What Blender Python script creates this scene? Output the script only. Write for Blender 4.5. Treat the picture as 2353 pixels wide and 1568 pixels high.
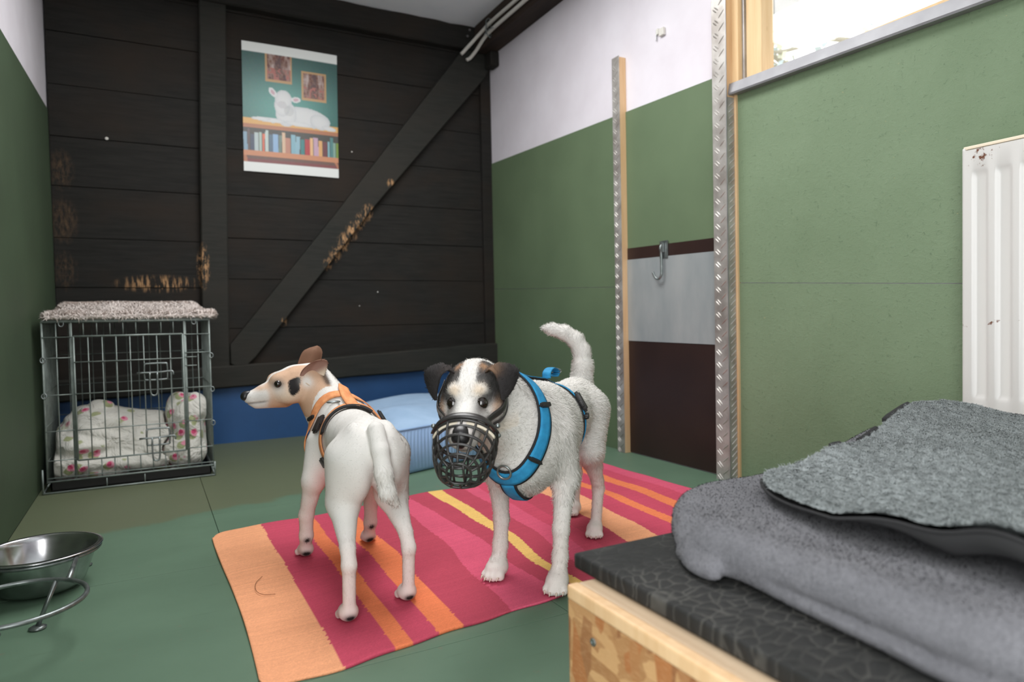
import bpy, bmesh, math, random
import numpy as np
from mathutils import Vector, Matrix
from mathutils.bvhtree import BVHTree

for o in list(bpy.data.objects):
    bpy.data.objects.remove(o, do_unlink=True)
S = bpy.context.scene
COL = S.collection
random.seed(7)
RNG = np.random.default_rng(7)

# ------------------------------------------------------------------ camera
CAM_YAW, CAM_PITCH, CAM_ROLL, CAM_H = 0.489193, -0.030659, -0.020614, 0.62
def make_camera():
    y, p, r = CAM_YAW, CAM_PITCH, CAM_ROLL
    f = Vector((math.sin(y) * math.cos(p), math.cos(y) * math.cos(p), math.sin(p)))
    rt = Vector((math.cos(y), -math.sin(y), 0))
    up = rt.cross(f)
    r2 = math.cos(r) * rt + math.sin(r) * up
    u2 = -math.sin(r) * rt + math.cos(r) * up
    m = Matrix((r2, u2, -f)).transposed().to_4x4()
    m.translation = Vector((0, 0, CAM_H))
    cd = bpy.data.cameras.new('camera')
    cd.sensor_width = 36
    cd.lens = 24
    cd.clip_start = 0.02
    cd.dof.use_dof = True
    cd.dof.focus_distance = 1.62
    cd.dof.aperture_fstop = 3.2
    c = bpy.data.objects.new('camera', cd)
    c.matrix_world = m
    COL.objects.link(c)
    S.camera = c
make_camera()

# ------------------------------------------------------------------ light
S.view_settings.view_transform = 'Standard'
S.view_settings.look = 'None'
S.view_settings.gamma = 1
S.view_settings.use_curve_mapping = False
S.view_settings.exposure = -0.10

W = bpy.data.worlds.new('daylight')
S.world = W
W.use_nodes = True
bg = W.node_tree.nodes['Background']
bg.inputs[0].default_value = (0.93, 0.97, 1.0, 1)
bg.inputs[1].default_value = 3.2

def area(name, loc, target, sx, sy, power, color=(1, 1, 1)):
    ld = bpy.data.lights.new(name, 'AREA')
    ld.shape = 'RECTANGLE'
    ld.size, ld.size_y, ld.energy, ld.color = sx, sy, power, color
    o = bpy.data.objects.new(name, ld)
    o.location = loc
    o.rotation_euler = (Vector(target) - Vector(loc)).to_track_quat('-Z', 'Y').to_euler()
    COL.objects.link(o)
    return o
# daylight through the open doorway beside the photographer, through the window, and the room's ceiling lamp
area('doorway_daylight', (-0.42, -0.45, 1.05), (1.0, 1.25, 0.75), 1.3, 1.9, 44, (1.0, 0.995, 0.985))
area('ceiling_fill_uplight', (0.78, 2.15, 2.26), (0.78, 2.15, 3.0), 0.9, 1.5, 5, (0.98, 0.99, 1.0))  # added upward fill that brightens the ceiling, not a fixture of the room
area('ceiling_lamp_light', (0.78, 2.15, 2.25), (0.78, 2.15, 0.0), 0.9, 1.5, 44, (1.0, 0.99, 0.985))

# ------------------------------------------------------------------ helpers
def srgb(r, g, b):
    def c(v):
        v /= 255.0
        return v / 12.92 if v <= 0.04045 else ((v + 0.055) / 1.055) ** 2.4
    return (c(r), c(g), c(b), 1.0)

def tag(o, label=None, cat=None, group=None, kind=None):
    if label: o['label'] = label
    if cat: o['category'] = cat
    if group: o['group'] = group
    if kind: o['kind'] = kind
    return o

def empty(name, loc=(0, 0, 0), rz=0, parent=None):
    o = bpy.data.objects.new(name, None)
    o.empty_display_size = 0.05
    COL.objects.link(o)
    o.location = loc
    o.rotation_euler = (0, 0, rz)
    if parent: o.parent = parent
    return o

def link(name, me, mat, parent=None, loc=None):
    if mat is not None and not me.materials:
        for m in (mat if isinstance(mat, (list, tuple)) else [mat]):
            me.materials.append(m)
    o = bpy.data.objects.new(name, me)
    COL.objects.link(o)
    if parent is not None:
        o.parent = parent
        # parts are modelled in world space; undo the parent's transform
        o.matrix_parent_inverse = world_of(parent).inverted()
    if loc is not None: o.location = loc
    return o

def world_of(o):
    m = Matrix.LocRotScale(o.location, o.rotation_euler, o.scale)
    if o.parent: return world_of(o.parent) @ o.matrix_parent_inverse @ m
    return m

def pydata(name, v, f, mat, parent=None, smooth=True, cols=None, autosmooth=None):
    me = bpy.data.meshes.new(name)
    me.from_pydata([tuple(map(float, p)) for p in v], [], [tuple(int(i) for i in q) for q in f])
    me.update()
    if smooth:
        me.polygons.foreach_set('use_smooth', [True] * len(me.polygons))
    if cols is not None:
        at = me.color_attributes.new('Col', 'FLOAT_COLOR', 'POINT')
        c = np.ones((len(v), 4), np.float32)
        c[:, :3] = cols
        at.data.foreach_set('color', c.ravel())
    return link(name, me, mat, parent)

class MB:
    """collects boxes, tubes, lathes and plates into one mesh"""
    def __init__(self): self.v, self.f, self.mi = [], [], []
    def add(self, v, f, mi=0):
        n = len(self.v)
        self.v += [tuple(p) for p in v]
        self.f += [tuple(i + n for i in q) for q in f]
        self.mi += [mi] * len(f)
        return self
    def box(self, lo, hi, bev=0.0, M=None, mi=0):
        lo, hi = Vector(lo), Vector(hi)
        bm = bmesh.new()
        bmesh.ops.create_cube(bm, size=1)
        for p in bm.verts:
            p.co = Vector([(lo[i] + hi[i]) / 2 + p.co[i] * (hi[i] - lo[i]) for i in range(3)])
        if bev > 0:
            bmesh.ops.bevel(bm, geom=list(bm.edges), offset=bev, segments=2, profile=0.6, affect='EDGES')
        if M is not None: bmesh.ops.transform(bm, matrix=M, verts=list(bm.verts))
        bm.verts.index_update()
        self.add([p.co[:] for p in bm.verts], [[q.index for q in fa.verts] for fa in bm.faces], mi)
        bm.free()
        return self
    def tube(self, pts, r, n=8, closed=False, caps=True, mi=0, flat=1.0, up=None):
        v, f = sweep(pts, r, n, closed, caps, flat, up)
        return self.add(v, f, mi)
    def prism(self, poly, lo, hi, axis=1, mi=0):
        """polygon (a,b) extruded along an axis"""
        n = len(poly)
        def P(a, b, c):
            return {0: (c, a, b), 1: (a, c, b), 2: (a, b, c)}[axis]
        v = [P(a, b, lo) for a, b in poly] + [P(a, b, hi) for a, b in poly]
        f = [list(range(n)), list(range(2 * n - 1, n - 1, -1))]
        f += [[i, i + n, (i + 1) % n + n, (i + 1) % n] for i in range(n)]
        return self.add(v, f, mi)
    def lathe(self, prof, c, n=48, mi=0):
        v, f = [], []
        m = len(prof)
        for i in range(n):
            a = 2 * math.pi * i / n
            for r, z in prof: v.append((c[0] + r * math.cos(a), c[1] + r * math.sin(a), c[2] + z))
        for i in range(n):
            j = (i + 1) % n
            for k in range(m - 1): f.append([i * m + k, j * m + k, j * m + k + 1, i * m + k + 1])
        return self.add(v, f, mi)
    def build(self, name, mat, parent=None, smooth=False, fix=True, angle=None):
        me = bpy.data.meshes.new(name)
        me.from_pydata(self.v, [], self.f)
        if fix:
            bm = bmesh.new(); bm.from_mesh(me)
            bmesh.ops.recalc_face_normals(bm, faces=list(bm.faces))
            bm.to_mesh(me); bm.free()
        me.update()
        if any(self.mi): me.polygons.foreach_set('material_index', self.mi)
        if smooth or angle:
            me.polygons.foreach_set('use_smooth', [True] * len(me.polygons))
        if angle: me.set_sharp_from_angle(angle=math.radians(angle))
        return link(name, me, mat, parent)

def catmull(pts, per=8, closed=False):
    P = [np.array(p, float) for p in pts]
    n = len(P)
    out = []
    rng = range(n if closed else n - 1)
    for i in rng:
        if closed: a, b, c, d = P[(i - 1) % n], P[i], P[(i + 1) % n], P[(i + 2) % n]
        else:
            b, c = P[i], P[i + 1]
            a = P[i - 1] if i > 0 else 2 * b - c
            d = P[i + 2] if i + 2 < n else 2 * c - b
        for k in range(per):
            t = k / per
            out.append(0.5 * ((2 * b) + (-a + c) * t + (2 * a - 5 * b + 4 * c - d) * t * t + (-a + 3 * b - 3 * c + d) * t ** 3))
    if not closed: out.append(P[-1])
    return out

def sweep(pts, r, n=8, closed=False, caps=True, flat=1.0, up=None):
    P = np.array([tuple(p) for p in pts], float)
    m = len(P)
    R = np.full(m, r, float) if np.isscalar(r) else np.array(r, float)
    if closed: T = np.roll(P, -1, 0) - np.roll(P, 1, 0)
    else: T = np.gradient(P, axis=0)
    T /= np.linalg.norm(T, axis=1)[:, None] + 1e-12
    a = np.array([0, 0, 1.0]) if up is None else np.array(up, float)
    if up is None and abs(T[0] @ a) > 0.9: a = np.array([1.0, 0, 0])
    N = a - (a @ T[0]) * T[0]; N /= np.linalg.norm(N)
    v, f = [], []
    for i in range(m):
        if up is not None:
            q = a - (a @ T[i]) * T[i]
            if np.linalg.norm(q) > 1e-6: N = q
        else: N = N - (N @ T[i]) * T[i]
        N = N / (np.linalg.norm(N) + 1e-12)
        Bn = np.cross(T[i], N)
        for k in range(n):
            th = 2 * math.pi * k / n
            v.append(P[i] + R[i] * (math.cos(th) * N * flat + math.sin(th) * Bn))
    L = m if closed else m - 1
    for i in range(L):
        j = (i + 1) % m
        for k in range(n):
            q = (k + 1) % n
            f.append([i * n + k, i * n + q, j * n + q, j * n + k])
    if caps and not closed:
        f.append(list(range(n))[::-1]); f.append([(m - 1) * n + k for k in range(n)])
    return [tuple(p) for p in v], f

# ------------------------------------------------------------------ materials
def nt(name):
    m = bpy.data.materials.new(name)
    m.use_nodes = True
    t = m.node_tree
    return m, t, t.nodes['Principled BSDF']

def N(t, kind, **kw):
    n = t.nodes.new(kind)
    for k, v in kw.items(): setattr(n, k, v)
    return n

def coords(t, space='Object', scale=(1, 1, 1), rot=(0, 0, 0), loc=(0, 0, 0)):
    tc = N(t, 'ShaderNodeTexCoord')
    mp = N(t, 'ShaderNodeMapping')
    mp.inputs['Scale'].default_value = scale
    mp.inputs['Rotation'].default_value = rot
    mp.inputs['Location'].default_value = loc
    if space == 'World':
        g = N(t, 'ShaderNodeNewGeometry')
        t.links.new(g.outputs['Position'], mp.inputs[0])
    else: t.links.new(tc.outputs[space], mp.inputs[0])
    return mp.outputs[0]

def noise(t, vec, scale, detail=4, rough=0.55, dist=0.0):
    n = N(t, 'ShaderNodeTexNoise')
    n.inputs['Scale'].default_value = scale
    n.inputs['Detail'].default_value = detail
    n.inputs['Roughness'].default_value = rough
    n.inputs['Distortion'].default_value = dist
    t.links.new(vec, n.inputs['Vector'])
    return n.outputs['Fac']

def ramp(t, fac, p0, p1, c0=(0, 0, 0, 1), c1=(1, 1, 1, 1)):
    r = N(t, 'ShaderNodeValToRGB')
    e = r.color_ramp.elements
    e[0].position, e[1].position = p0, p1
    e[0].color, e[1].color = c0, c1
    t.links.new(fac, r.inputs[0])
    return r.outputs[0]

def mix(t, fac, a, b, mode='MIX'):
    m = N(t, 'ShaderNodeMix', data_type='RGBA', blend_type=mode)
    for sock, val in ((m.inputs[0], fac), (m.inputs[6], a), (m.inputs[7], b)):
        if hasattr(val, 'links'): t.links.new(val, sock)
        elif isinstance(val, (int, float)): sock.default_value = val
        else: sock.default_value = val
    return m.outputs[2]

def math_(t, op, a, b=None):
    m = N(t, 'ShaderNodeMath', operation=op)
    for i, val in enumerate((a, b)):
        if val is None: continue
        if hasattr(val, 'links'): t.links.new(val, m.inputs[i])
        else: m.inputs[i].default_value = val
    return m.outputs[0]

def bump(t, bs, height, strength=0.3, dist=0.002):
    b = N(t, 'ShaderNodeBump')
    b.inputs['Strength'].default_value = strength
    b.inputs['Distance'].default_value = dist
    t.links.new(height, b.inputs['Height'])
    t.links.new(b.outputs[0], bs.inputs['Normal'])

def blob(t, c, r, soft=0.5):
    """1 inside an axis-aligned ellipsoid of the place, 0 outside: where wear sits"""
    v = coords(t, 'World', (1 / r[0], 1 / r[1], 1 / r[2]), (0, 0, 0), (-c[0] / r[0], -c[1] / r[1], -c[2] / r[2]))
    g = N(t, 'ShaderNodeTexGradient', gradient_type='SPHERICAL')
    t.links.new(v, g.inputs[0])
    return ramp(t, g.outputs[0], 0.0, soft)

def mat(name, c, rough=0.6, metal=0.0, c2=None, ns=8, lo=0.35, hi=0.65, stretch=(1, 1, 1), space='World', bs_=None, spec=0.4, sheen=0.0, detail=4):
    m, t, b = nt(name)
    b.inputs['Base Color'].default_value = c
    b.inputs['Roughness'].default_value = rough
    b.inputs['Metallic'].default_value = metal
    b.inputs['Specular IOR Level'].default_value = spec
    if sheen: b.inputs['Sheen Weight'].default_value = sheen
    if c2 is not None:
        f = noise(t, coords(t, space, stretch), ns, detail)
        t.links.new(mix(t, ramp(t, f, lo, hi), c, c2), b.inputs['Base Color'])
    if bs_:
        h = noise(t, coords(t, space, stretch), bs_[0], 5)
        bump(t, b, h, bs_[1], bs_[2])
    return m

def vcol_mat(name, rough=0.8, spec=0.2, bumpspec=None, sheen=0.0, vary=None):
    m, t, b = nt(name)
    a = N(t, 'ShaderNodeVertexColor', layer_name='Col')
    src = a.outputs[0]
    if vary:
        f = noise(t, coords(t, 'World'), vary[0], 4)
        src = mix(t, vary[1], src, ramp(t, f, 0.3, 0.7, (0.45, 0.45, 0.45, 1), (1, 1, 1, 1)), 'MULTIPLY')
    t.links.new(src, b.inputs['Base Color'])
    b.inputs['Roughness'].default_value = rough
    b.inputs['Specular IOR Level'].default_value = spec
    if sheen: b.inputs['Sheen Weight'].default_value = sheen
    if bumpspec:
        bump(t, b, noise(t, coords(t, 'World'), bumpspec[0], 5), bumpspec[1], bumpspec[2])
    return m

M = {}
def wood_dark(name, a, b_, warm):
    m, t, b = nt(name)
    g = noise(t, coords(t, 'Object', (1.2, 12, 14)), 6, 6, 0.6)
    g2 = noise(t, coords(t, 'World', (1, 1, 1.6)), 2.2, 5)
    base = mix(t, ramp(t, g, 0.3, 0.75), srgb(*a), srgb(*b_))
    base = mix(t, ramp(t, g2, 0.45, 0.75), base, srgb(*warm))
    # paint scratched away by dogs
    sn = noise(t, coords(t, 'World', (60, 60, 9)), 1.0, 5, 0.7)
    sn2 = noise(t, coords(t, 'World', (75, 75, 26)), 1.0, 5, 0.75)
    tot = None
    wear = [((0.06, 3.87, 0.84), (0.22, 0.2, 0.05), sn, 0.50, 0.60), ((-0.34, 3.87, 1.38), (0.06, 0.2, 0.11), sn2, 0.44, 0.8),
            ((-0.34, 3.87, 1.14), (0.07, 0.2, 0.13), sn2, 0.42, 0.8), ((-0.34, 3.87, 0.90), (0.06, 0.2, 0.11), sn2, 0.46, 0.8), ((0.262, 3.85, 0.93), (0.035, 0.2, 0.13), sn2, 0.49, 0.56)]
    wear += [((x, 3.85, z), (r_, 0.2, r_ * 1.2), sn2, 0.48, 0.55) for x, z, r_ in ((1.135, 1.255, 0.045), (1.09, 1.20, 0.045), (1.045, 1.145, 0.05), (0.995, 1.08, 0.05), (0.945, 1.015, 0.045), (0.90, 0.955, 0.035), (1.27, 1.43, 0.025), (0.655, 0.635, 0.025))]
    for c, r, n_, lo, hi in wear:
        k = math_(t, 'MULTIPLY', math_(t, 'MULTIPLY', blob(t, c, r, 0.6), ramp(t, n_, lo, hi)), 0.28 if c[0] < -0.2 else 1.0)
        tot = k if tot is None else math_(t, 'MAXIMUM', tot, k)
    base = mix(t, math_(t, 'MULTIPLY', tot, 0.85), base, srgb(196, 152, 108))
    t.links.new(base, b.inputs['Base Color'])
    b.inputs['Roughness'].default_value = 0.75
    b.inputs['Specular IOR Level'].default_value = 0.25
    bump(t, b, g, 0.35, 0.003)
    return m
M['dark'] = wood_dark('dark_stained_planks', (26, 25, 23), (40, 39, 36), (44, 36, 29))
M['post'] = wood_dark('dark_stained_timber', (36, 37, 34), (50, 50, 46), (50, 47, 42))
M['beam'] = mat('brown_stained_beam', srgb(58, 46, 38), 0.7, c2=srgb(38, 31, 26), ns=3, stretch=(8, 1, 8), bs_=(20, 0.2, 0.002), spec=0.3)

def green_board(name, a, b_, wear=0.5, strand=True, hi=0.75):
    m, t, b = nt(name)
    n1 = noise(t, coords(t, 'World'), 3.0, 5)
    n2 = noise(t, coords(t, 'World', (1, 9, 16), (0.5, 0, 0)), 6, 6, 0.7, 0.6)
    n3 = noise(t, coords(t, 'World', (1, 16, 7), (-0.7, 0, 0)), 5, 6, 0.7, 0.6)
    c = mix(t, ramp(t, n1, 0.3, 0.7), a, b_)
    if strand:
        flakes = math_(t, 'MAXIMUM', ramp(t, n2, 0.60, 0.68), ramp(t, n3, 0.63, 0.70))
        c = mix(t, math_(t, 'MULTIPLY', flakes, 0.35), c, srgb(52, 72, 52))
        sp = noise(t, coords(t, 'World', (1, 1, 1.5)), 60, 2)
        c = mix(t, math_(t, 'MULTIPLY', ramp(t, sp, 0.755, 0.79), wear), c, srgb(176, 158, 110))
    t.links.new(c, b.inputs['Base Color'])
    b.inputs['Roughness'].default_value = 0.62
    b.inputs['Specular IOR Level'].default_value = 0.28
    if strand:
        h = math_(t, 'ADD', ramp(t, n2, 0.4, 0.66), ramp(t, n3, 0.45, 0.7))
        bump(t, b, h, 0.35, 0.002)
    else:
        bump(t, b, noise(t, coords(t, 'World'), 40, 5), 0.12, 0.002)
    return m
M['green'] = green_board('green_painted_wall', srgb(98, 116, 88), srgb(90, 107, 81), strand=False)
M['green_osb'] = green_board('green_painted_board', srgb(118, 137, 109), srgb(109, 128, 100))
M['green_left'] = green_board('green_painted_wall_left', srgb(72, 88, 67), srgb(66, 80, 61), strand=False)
M['white'] = mat('white_plaster', srgb(218, 214, 220), 0.85, c2=srgb(210, 205, 211), ns=4, bs_=(90, 0.15, 0.002), spec=0.2)
M['ceil'] = mat('ceiling_paint', srgb(238, 240, 243), 0.9, c2=srgb(230, 233, 238), ns=4, bs_=(80, 0.1, 0.002), spec=0.2)

def floor_mat():
    m, t, b = nt('green_floor_paint')
    n1 = noise(t, coords(t, 'World', (1, 1.6, 1)), 3.2, 6)
    c = mix(t, ramp(t, n1, 0.3, 0.7), srgb(98, 124, 103), srgb(90, 115, 95))
    # browner tone at the back by the crate
    n2 = noise(t, coords(t, 'World'), 5, 4)
    v = coords(t, 'World')
    sx = N(t, 'ShaderNodeSeparateXYZ'); t.links.new(v, sx.inputs[0])
    n2m = math_(t, 'MULTIPLY', math_(t, 'SUBTRACT', n2, 0.5), 0.22)
    yy = math_(t, 'ADD', sx.outputs[1], n2m)
    yline = math_(t, 'SUBTRACT', yy, math_(t, 'MULTIPLY', sx.outputs[0], 0.24))
    my = ramp(t, math_(t, 'SUBTRACT', yline, 1.92), 0.49, 0.53)
    mx = ramp(t, math_(t, 'ADD', sx.outputs[0], n2m), 0.70, 0.92, (1, 1, 1, 1), (0, 0, 0, 1))
    c = mix(t, math_(t, 'MULTIPLY', math_(t, 'MULTIPLY', my, mx), 0.8), c, srgb(100, 103, 78))
    sp = noise(t, coords(t, 'World'), 42, 3, 0.6)
    reg = noise(t, coords(t, 'World'), 3.1, 2)
    sm = math_(t, 'MULTIPLY', ramp(t, sp, 0.66, 0.74), ramp(t, reg, 0.42, 0.6))
    c = mix(t, math_(t, 'MULTIPLY', sm, 0.5), c, srgb(128, 105, 92))
    st = noise(t, coords(t, 'World', (4, 26, 1), (0, 0, 0.5)), 2.0, 5, 0.6)
    c = mix(t, math_(t, 'MULTIPLY', ramp(t, st, 0.62, 0.75), 0.25), c, srgb(62, 78, 60))
    t.links.new(c, b.inputs['Base Color'])
    b.inputs['Roughness'].default_value = 0.5
    b.inputs['Specular IOR Level'].default_value = 0.35
    bump(t, b, n1, 0.1, 0.003)
    return m
M['floor'] = floor_mat()
M['gap'] = mat('dark_joint', srgb(40, 46, 38), 0.9)
def blue_board():
    m, t, b = nt('blue_painted_board')
    n1 = noise(t, coords(t, 'World', (1, 1, 1)), 4, 5)
    t.links.new(mix(t, ramp(t, n1, 0.3, 0.7), srgb(36, 82, 134), srgb(30, 72, 120)), b.inputs['Base Color'])
    b.inputs['Roughness'].default_value = 0.55
    return m
M['blue'] = blue_board()
def pine(name, a, b_, axis=2, sc=1.0):
    m, t, b = nt(name)
    st = [14, 14, 14]; st[axis] = 1.0
    g = noise(t, coords(t, 'World', tuple(st)), 3.5 * sc, 6, 0.6, 0.4)
    st2 = [16, 16, 16]; st2[axis] = 5
    kn = noise(t, coords(t, 'World', tuple(st2)), 1.0, 2)
    c = mix(t, ramp(t, g, 0.3, 0.7), a, b_)
    c = mix(t, math_(t, 'MULTIPLY', ramp(t, kn, 0.70, 0.78), 0.5), c, srgb(140, 90, 50))
    t.links.new(c, b.inputs['Base Color'])
    b.inputs['Roughness'].default_value = 0.6
    bump(t, b, g, 0.12, 0.001)
    return m
M['pine'] = pine('pale_pine', srgb(222, 189, 148), srgb(206, 168, 124))
M['pine_w'] = pine('window_pine', srgb(226, 196, 152), srgb(212, 178, 132))
M['pine_box'] = pine('dusty_pine_batten', srgb(196, 174, 146), srgb(176, 150, 120), axis=1)
M['alu'] = mat('brushed_aluminium', srgb(178, 178, 180), 0.38, 0.75, c2=srgb(150, 150, 152), ns=10, spec=0.5, bs_=(200, 0.05, 0.001))
M['tread'] = mat('scuffed_tread_plate', srgb(188, 185, 180), 0.42, 0.45, c2=srgb(150, 144, 138), ns=14, spec=0.5)
M['sheet'] = mat('galvanised_sheet', srgb(172, 177, 177), 0.45, 0.3, c2=srgb(152, 160, 162), ns=7, stretch=(1, 1, 0.4), bs_=(30, 0.05, 0.001))
M['brownply'] = mat('brown_film_plywood', srgb(50, 35, 31), 0.42, c2=srgb(43, 30, 27), ns=4, spec=0.35)
M['steel'] = mat('stainless_steel', srgb(196, 196, 198), 0.2, 1.0, c2=srgb(172, 172, 174), ns=30, bs_=(200, 0.03, 0.0005))
M['zinc'] = mat('zinc_wire', srgb(150, 156, 156), 0.35, 0.8, c2=srgb(118, 126, 124), ns=40)
M['wire'] = mat('crate_wire', srgb(152, 162, 158), 0.45, 0.3, c2=srgb(124, 134, 130), ns=25)
M['black'] = mat('black_plastic', srgb(34, 33, 33), 0.45, spec=0.4)
M['tray'] = mat('black_tray_plastic', srgb(24, 24, 23), 0.5)
M['cable'] = mat('cream_cable', srgb(206, 204, 196), 0.5)
def radiator_mat():
    m, t, b = nt('white_enamel')
    n = noise(t, coords(t, 'World'), 30, 4, 0.6)
    k = math_(t, 'MULTIPLY', blob(t, (1.85, 0.90, 1.005), (0.2, 0.14, 0.035), 0.3), ramp(t, n, 0.60, 0.64))
    k2 = math_(t, 'MULTIPLY', blob(t, (1.85, 0.92, 0.585), (0.2, 0.10, 0.012), 0.3), ramp(t, n, 0.62, 0.66))
    c = mix(t, math_(t, 'MAXIMUM', k, k2), srgb(206, 204, 200), srgb(112, 76, 60))
    t.links.new(c, b.inputs['Base Color'])
    b.inputs['Roughness'].default_value = 0.3
    return m
M['enamel'] = radiator_mat()
# ================================================================== the room
XL, XR, YB, YF, ZC = -0.385, 1.945, 3.90, -1.40, 2.42
def struct(o): o['kind'] = 'structure'; return o

# floor: sub-floor with painted boards laid on it
fl = struct(MB().box((XL - 0.1, YF - 0.1, -0.10), (XR + 0.1, YB + 0.1, -0.012)).build('floor', M['gap']))
for x0, x1, ys in ((XL, 0.168, (YF, 0.70, 1.915, 3.13, YB)), (0.168, 0.765, (YF, 0.1, 1.205, 2.44, YB)), (0.765, 1.37, (YF, 0.9, 2.1, 3.3, YB)), (1.37, XR, (YF, 0.4, 1.62, 2.85, YB))):
    for a, b in zip(ys[:-1], ys[1:]):
        MB().box((x0 + 0.0008, a + 0.0008, -0.012), (x1 - 0.0008, b - 0.0008, 0.0), 0.0008).build('floor_panel', M['floor'], fl)
struct(MB().box((XL - 0.1, YF - 0.1, ZC), (XR + 0.1, YB + 0.1, ZC + 0.08)).build('ceiling', M['ceil']))

# left wall: white plaster above, green boarding below
DY0, DY1, DZ = -1.12, 0.22, 2.05                        # open doorway in the left wall, beside the photographer
wl = MB()
wl.box((XL - 0.10, YF - 0.1, 0), (XL - 0.004, DY0, ZC)); wl.box((XL - 0.10, DY1, 0), (XL - 0.004, YB + 0.1, ZC)); wl.box((XL - 0.10, DY0, DZ), (XL - 0.004, DY1, ZC))
wl = struct(wl.build('wall_left', M['white']))
def zl(y): return 1.583 + 0.0663 * (y - 2.703)
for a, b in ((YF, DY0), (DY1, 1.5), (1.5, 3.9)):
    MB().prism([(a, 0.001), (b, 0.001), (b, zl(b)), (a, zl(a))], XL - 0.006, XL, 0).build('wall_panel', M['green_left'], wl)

# wall behind the photographer
struct(MB().box((XL, YF - 0.1, 0), (XR, YF, ZC)).build('wall_front', M['white']))

# back wall: dark stained planks between timber posts
wb = struct(MB().box((XL, YB + 0.02, 0), (XR, YB + 0.1, ZC)).build('wall_back', M['gap']))
zj = [0.20, 0.345, 0.585, 0.82, 1.058, 1.305, 1.54, 1.785, 2.035, 2.27, 2.418]
zr = [0.20, 0.36, 0.605, 0.868, 1.085, 1.312, 1.555, 1.79, 2.03, 2.27, 2.418]
for bay, zs in (((XL + 0.002, 0.30), zj), ((0.33, XR - 0.005), zr)):
    for i, (a, b) in enumerate(zip(zs[:-1], zs[1:])):
        dy = random.uniform(-0.003, 0.003)
        MB().box((bay[0], YB - 0.004 + dy, a + 0.0012), (bay[1], YB + 0.02, b - 0.0012), 0.0025).build('plank', M['dark'], wb)
for x, z, r in ((-0.148, 1.548, 0.008), (0.30, 1.34, 0.004), (1.06, 1.60, 0.004), (1.19, 0.80, 0.004), (1.08, 0.72, 0.003)):
    MB().lathe([(0.0, 0.0), (r, 0.0), (r * 0.9, 0.003), (0, 0.004)], (0, 0, 0), 12).build('screw_head', M['cable'], wb).matrix_basis = Matrix.Translation((x, YB - 0.008, z)) @ Matrix.Rotation(math.pi / 2, 4, 'X')

bb = struct(MB().prism([(XL, 0.0), (XR, 0.0), (XR, 0.36), (0.3, 0.31), (XL, 0.29)], YB - 0.018, YB + 0.015, 1).build('baseboard_back', M['blue']))
def wavy_beam(name, bot, top, y0, y1, mat_, n=26, amp=0.004, seed=0):
    """a hewn horizontal timber: bot/top are (x,z) ends, edges slightly uneven"""
    r = np.random.default_rng(seed)
    mb = MB()
    xs = np.linspace(bot[0][0], bot[1][0], n)
    zb = np.interp(xs, [bot[0][0], bot[1][0]], [bot[0][1], bot[1][1]]) + r.normal(0, amp * 0.6, n)
    zt = np.interp(xs, [top[0][0], top[1][0]], [top[0][1], top[1][1]]) + r.normal(0, amp * 0.6, n)
    b = 0.008
    rings = []
    for x, p, q in zip(xs, zb, zt):
        rings.append([(x, y1, p), (x, y0 + b, p), (x, y0, p + b), (x, y0, q - b), (x, y0 + b, q), (x, y1, q)])
    v = [p for rg in rings for p in rg]
    f = []
    for i in range(n - 1):
        for k in range(6):
            f.append([i * 6 + k, i * 6 + (k + 1) % 6, (i + 1) * 6 + (k + 1) % 6, (i + 1) * 6 + k])
    f += [list(range(6)), [(n - 1) * 6 + k for k in range(6)][::-1]]
    mb.add(v, f)
    return mb.build(name, mat_, None, angle=40)
struct(wavy_beam('trim_1', ((XL, 0.272), (XR, 0.342)), ((XL, 0.378), (XR, 0.478)), 3.84, YB, M['post'], seed=1))
struct(wavy_beam('trim_2', ((XL, 2.285), (XR, 2.28)), ((XL, 2.419), (XR, 2.419)), 3.83, YB, M['dark'], seed=2))
# upright post, leaning a touch
MBp = MB()
v = []
for z, xo in ((0.385, 0.0), (0.9, 0.008), (1.5, 0.02), (2.29, 0.04)):
    x0, x1 = 0.243 + xo, 0.372 + xo
    v += [(x0, YB, z), (x0, 3.856, z), (x0 + 0.006, 3.85, z), (x1 - 0.006, 3.85, z), (x1, 3.856, z), (x1, YB, z)]
f = []
for i in range(3):
    for k in range(6): f.append([i * 6 + k, i * 6 + (k + 1) % 6, i * 6 + 6 + (k + 1) % 6, i * 6 + 6 + k])
f += [list(range(6)), [18 + k for k in range(6)]]
struct(MBp.add(v, f).build('trim_3', M['post']))
# diagonal brace
bp = [(0.376, 0.42), (0.40, 0.408), (0.455, 0.408), (0.50, 0.45), (0.83, 0.862), (1.16, 1.276), (1.53, 1.705), (1.90, 2.13), (1.925, 2.18), (1.925, 2.282), (1.752, 2.282), (1.34, 1.745), (0.97, 1.265), (0.66, 0.875), (0.376, 0.52)]
ob = struct(MB().prism(bp, 3.845, YB - 0.002, 1).build('trim_4', M['post']))
bv = ob.modifiers.new('bev', 'BEVEL'); bv.width = 0.006; bv.segments = 2; bv.limit_method = 'ANGLE'
# corner post
struct(MB().box((1.875, 3.868, 0.45), (1.943, YB - 0.004, 2.285), 0.004).build('trim_5', M['dark']))
# ceiling beam along the right wall with its bearing block
struct(MB().box((1.82, YF, 2.262), (XR, 3.828, ZC), 0.008).build('trim_6', M['beam']))
struct(MB().box((1.885, 3.74, 2.17), (XR, 3.829, 2.262), 0.012).build('trim_7', M['dark']))
for x, y, z in ((1.79, 3.829, 2.395), (1.775, 3.829, 2.355)):
    s = MB().lathe([(0, 0), (0.007, 0), (0.006, 0.004), (0, 0.005)], (0, 0, 0), 10).build('nail_head', M['alu'], bpy.data.objects['trim_2'])
    s.matrix_basis = Matrix.Translation((x, y, z)) @ Matrix.Rotation(math.pi / 2, 4, 'X')

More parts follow.
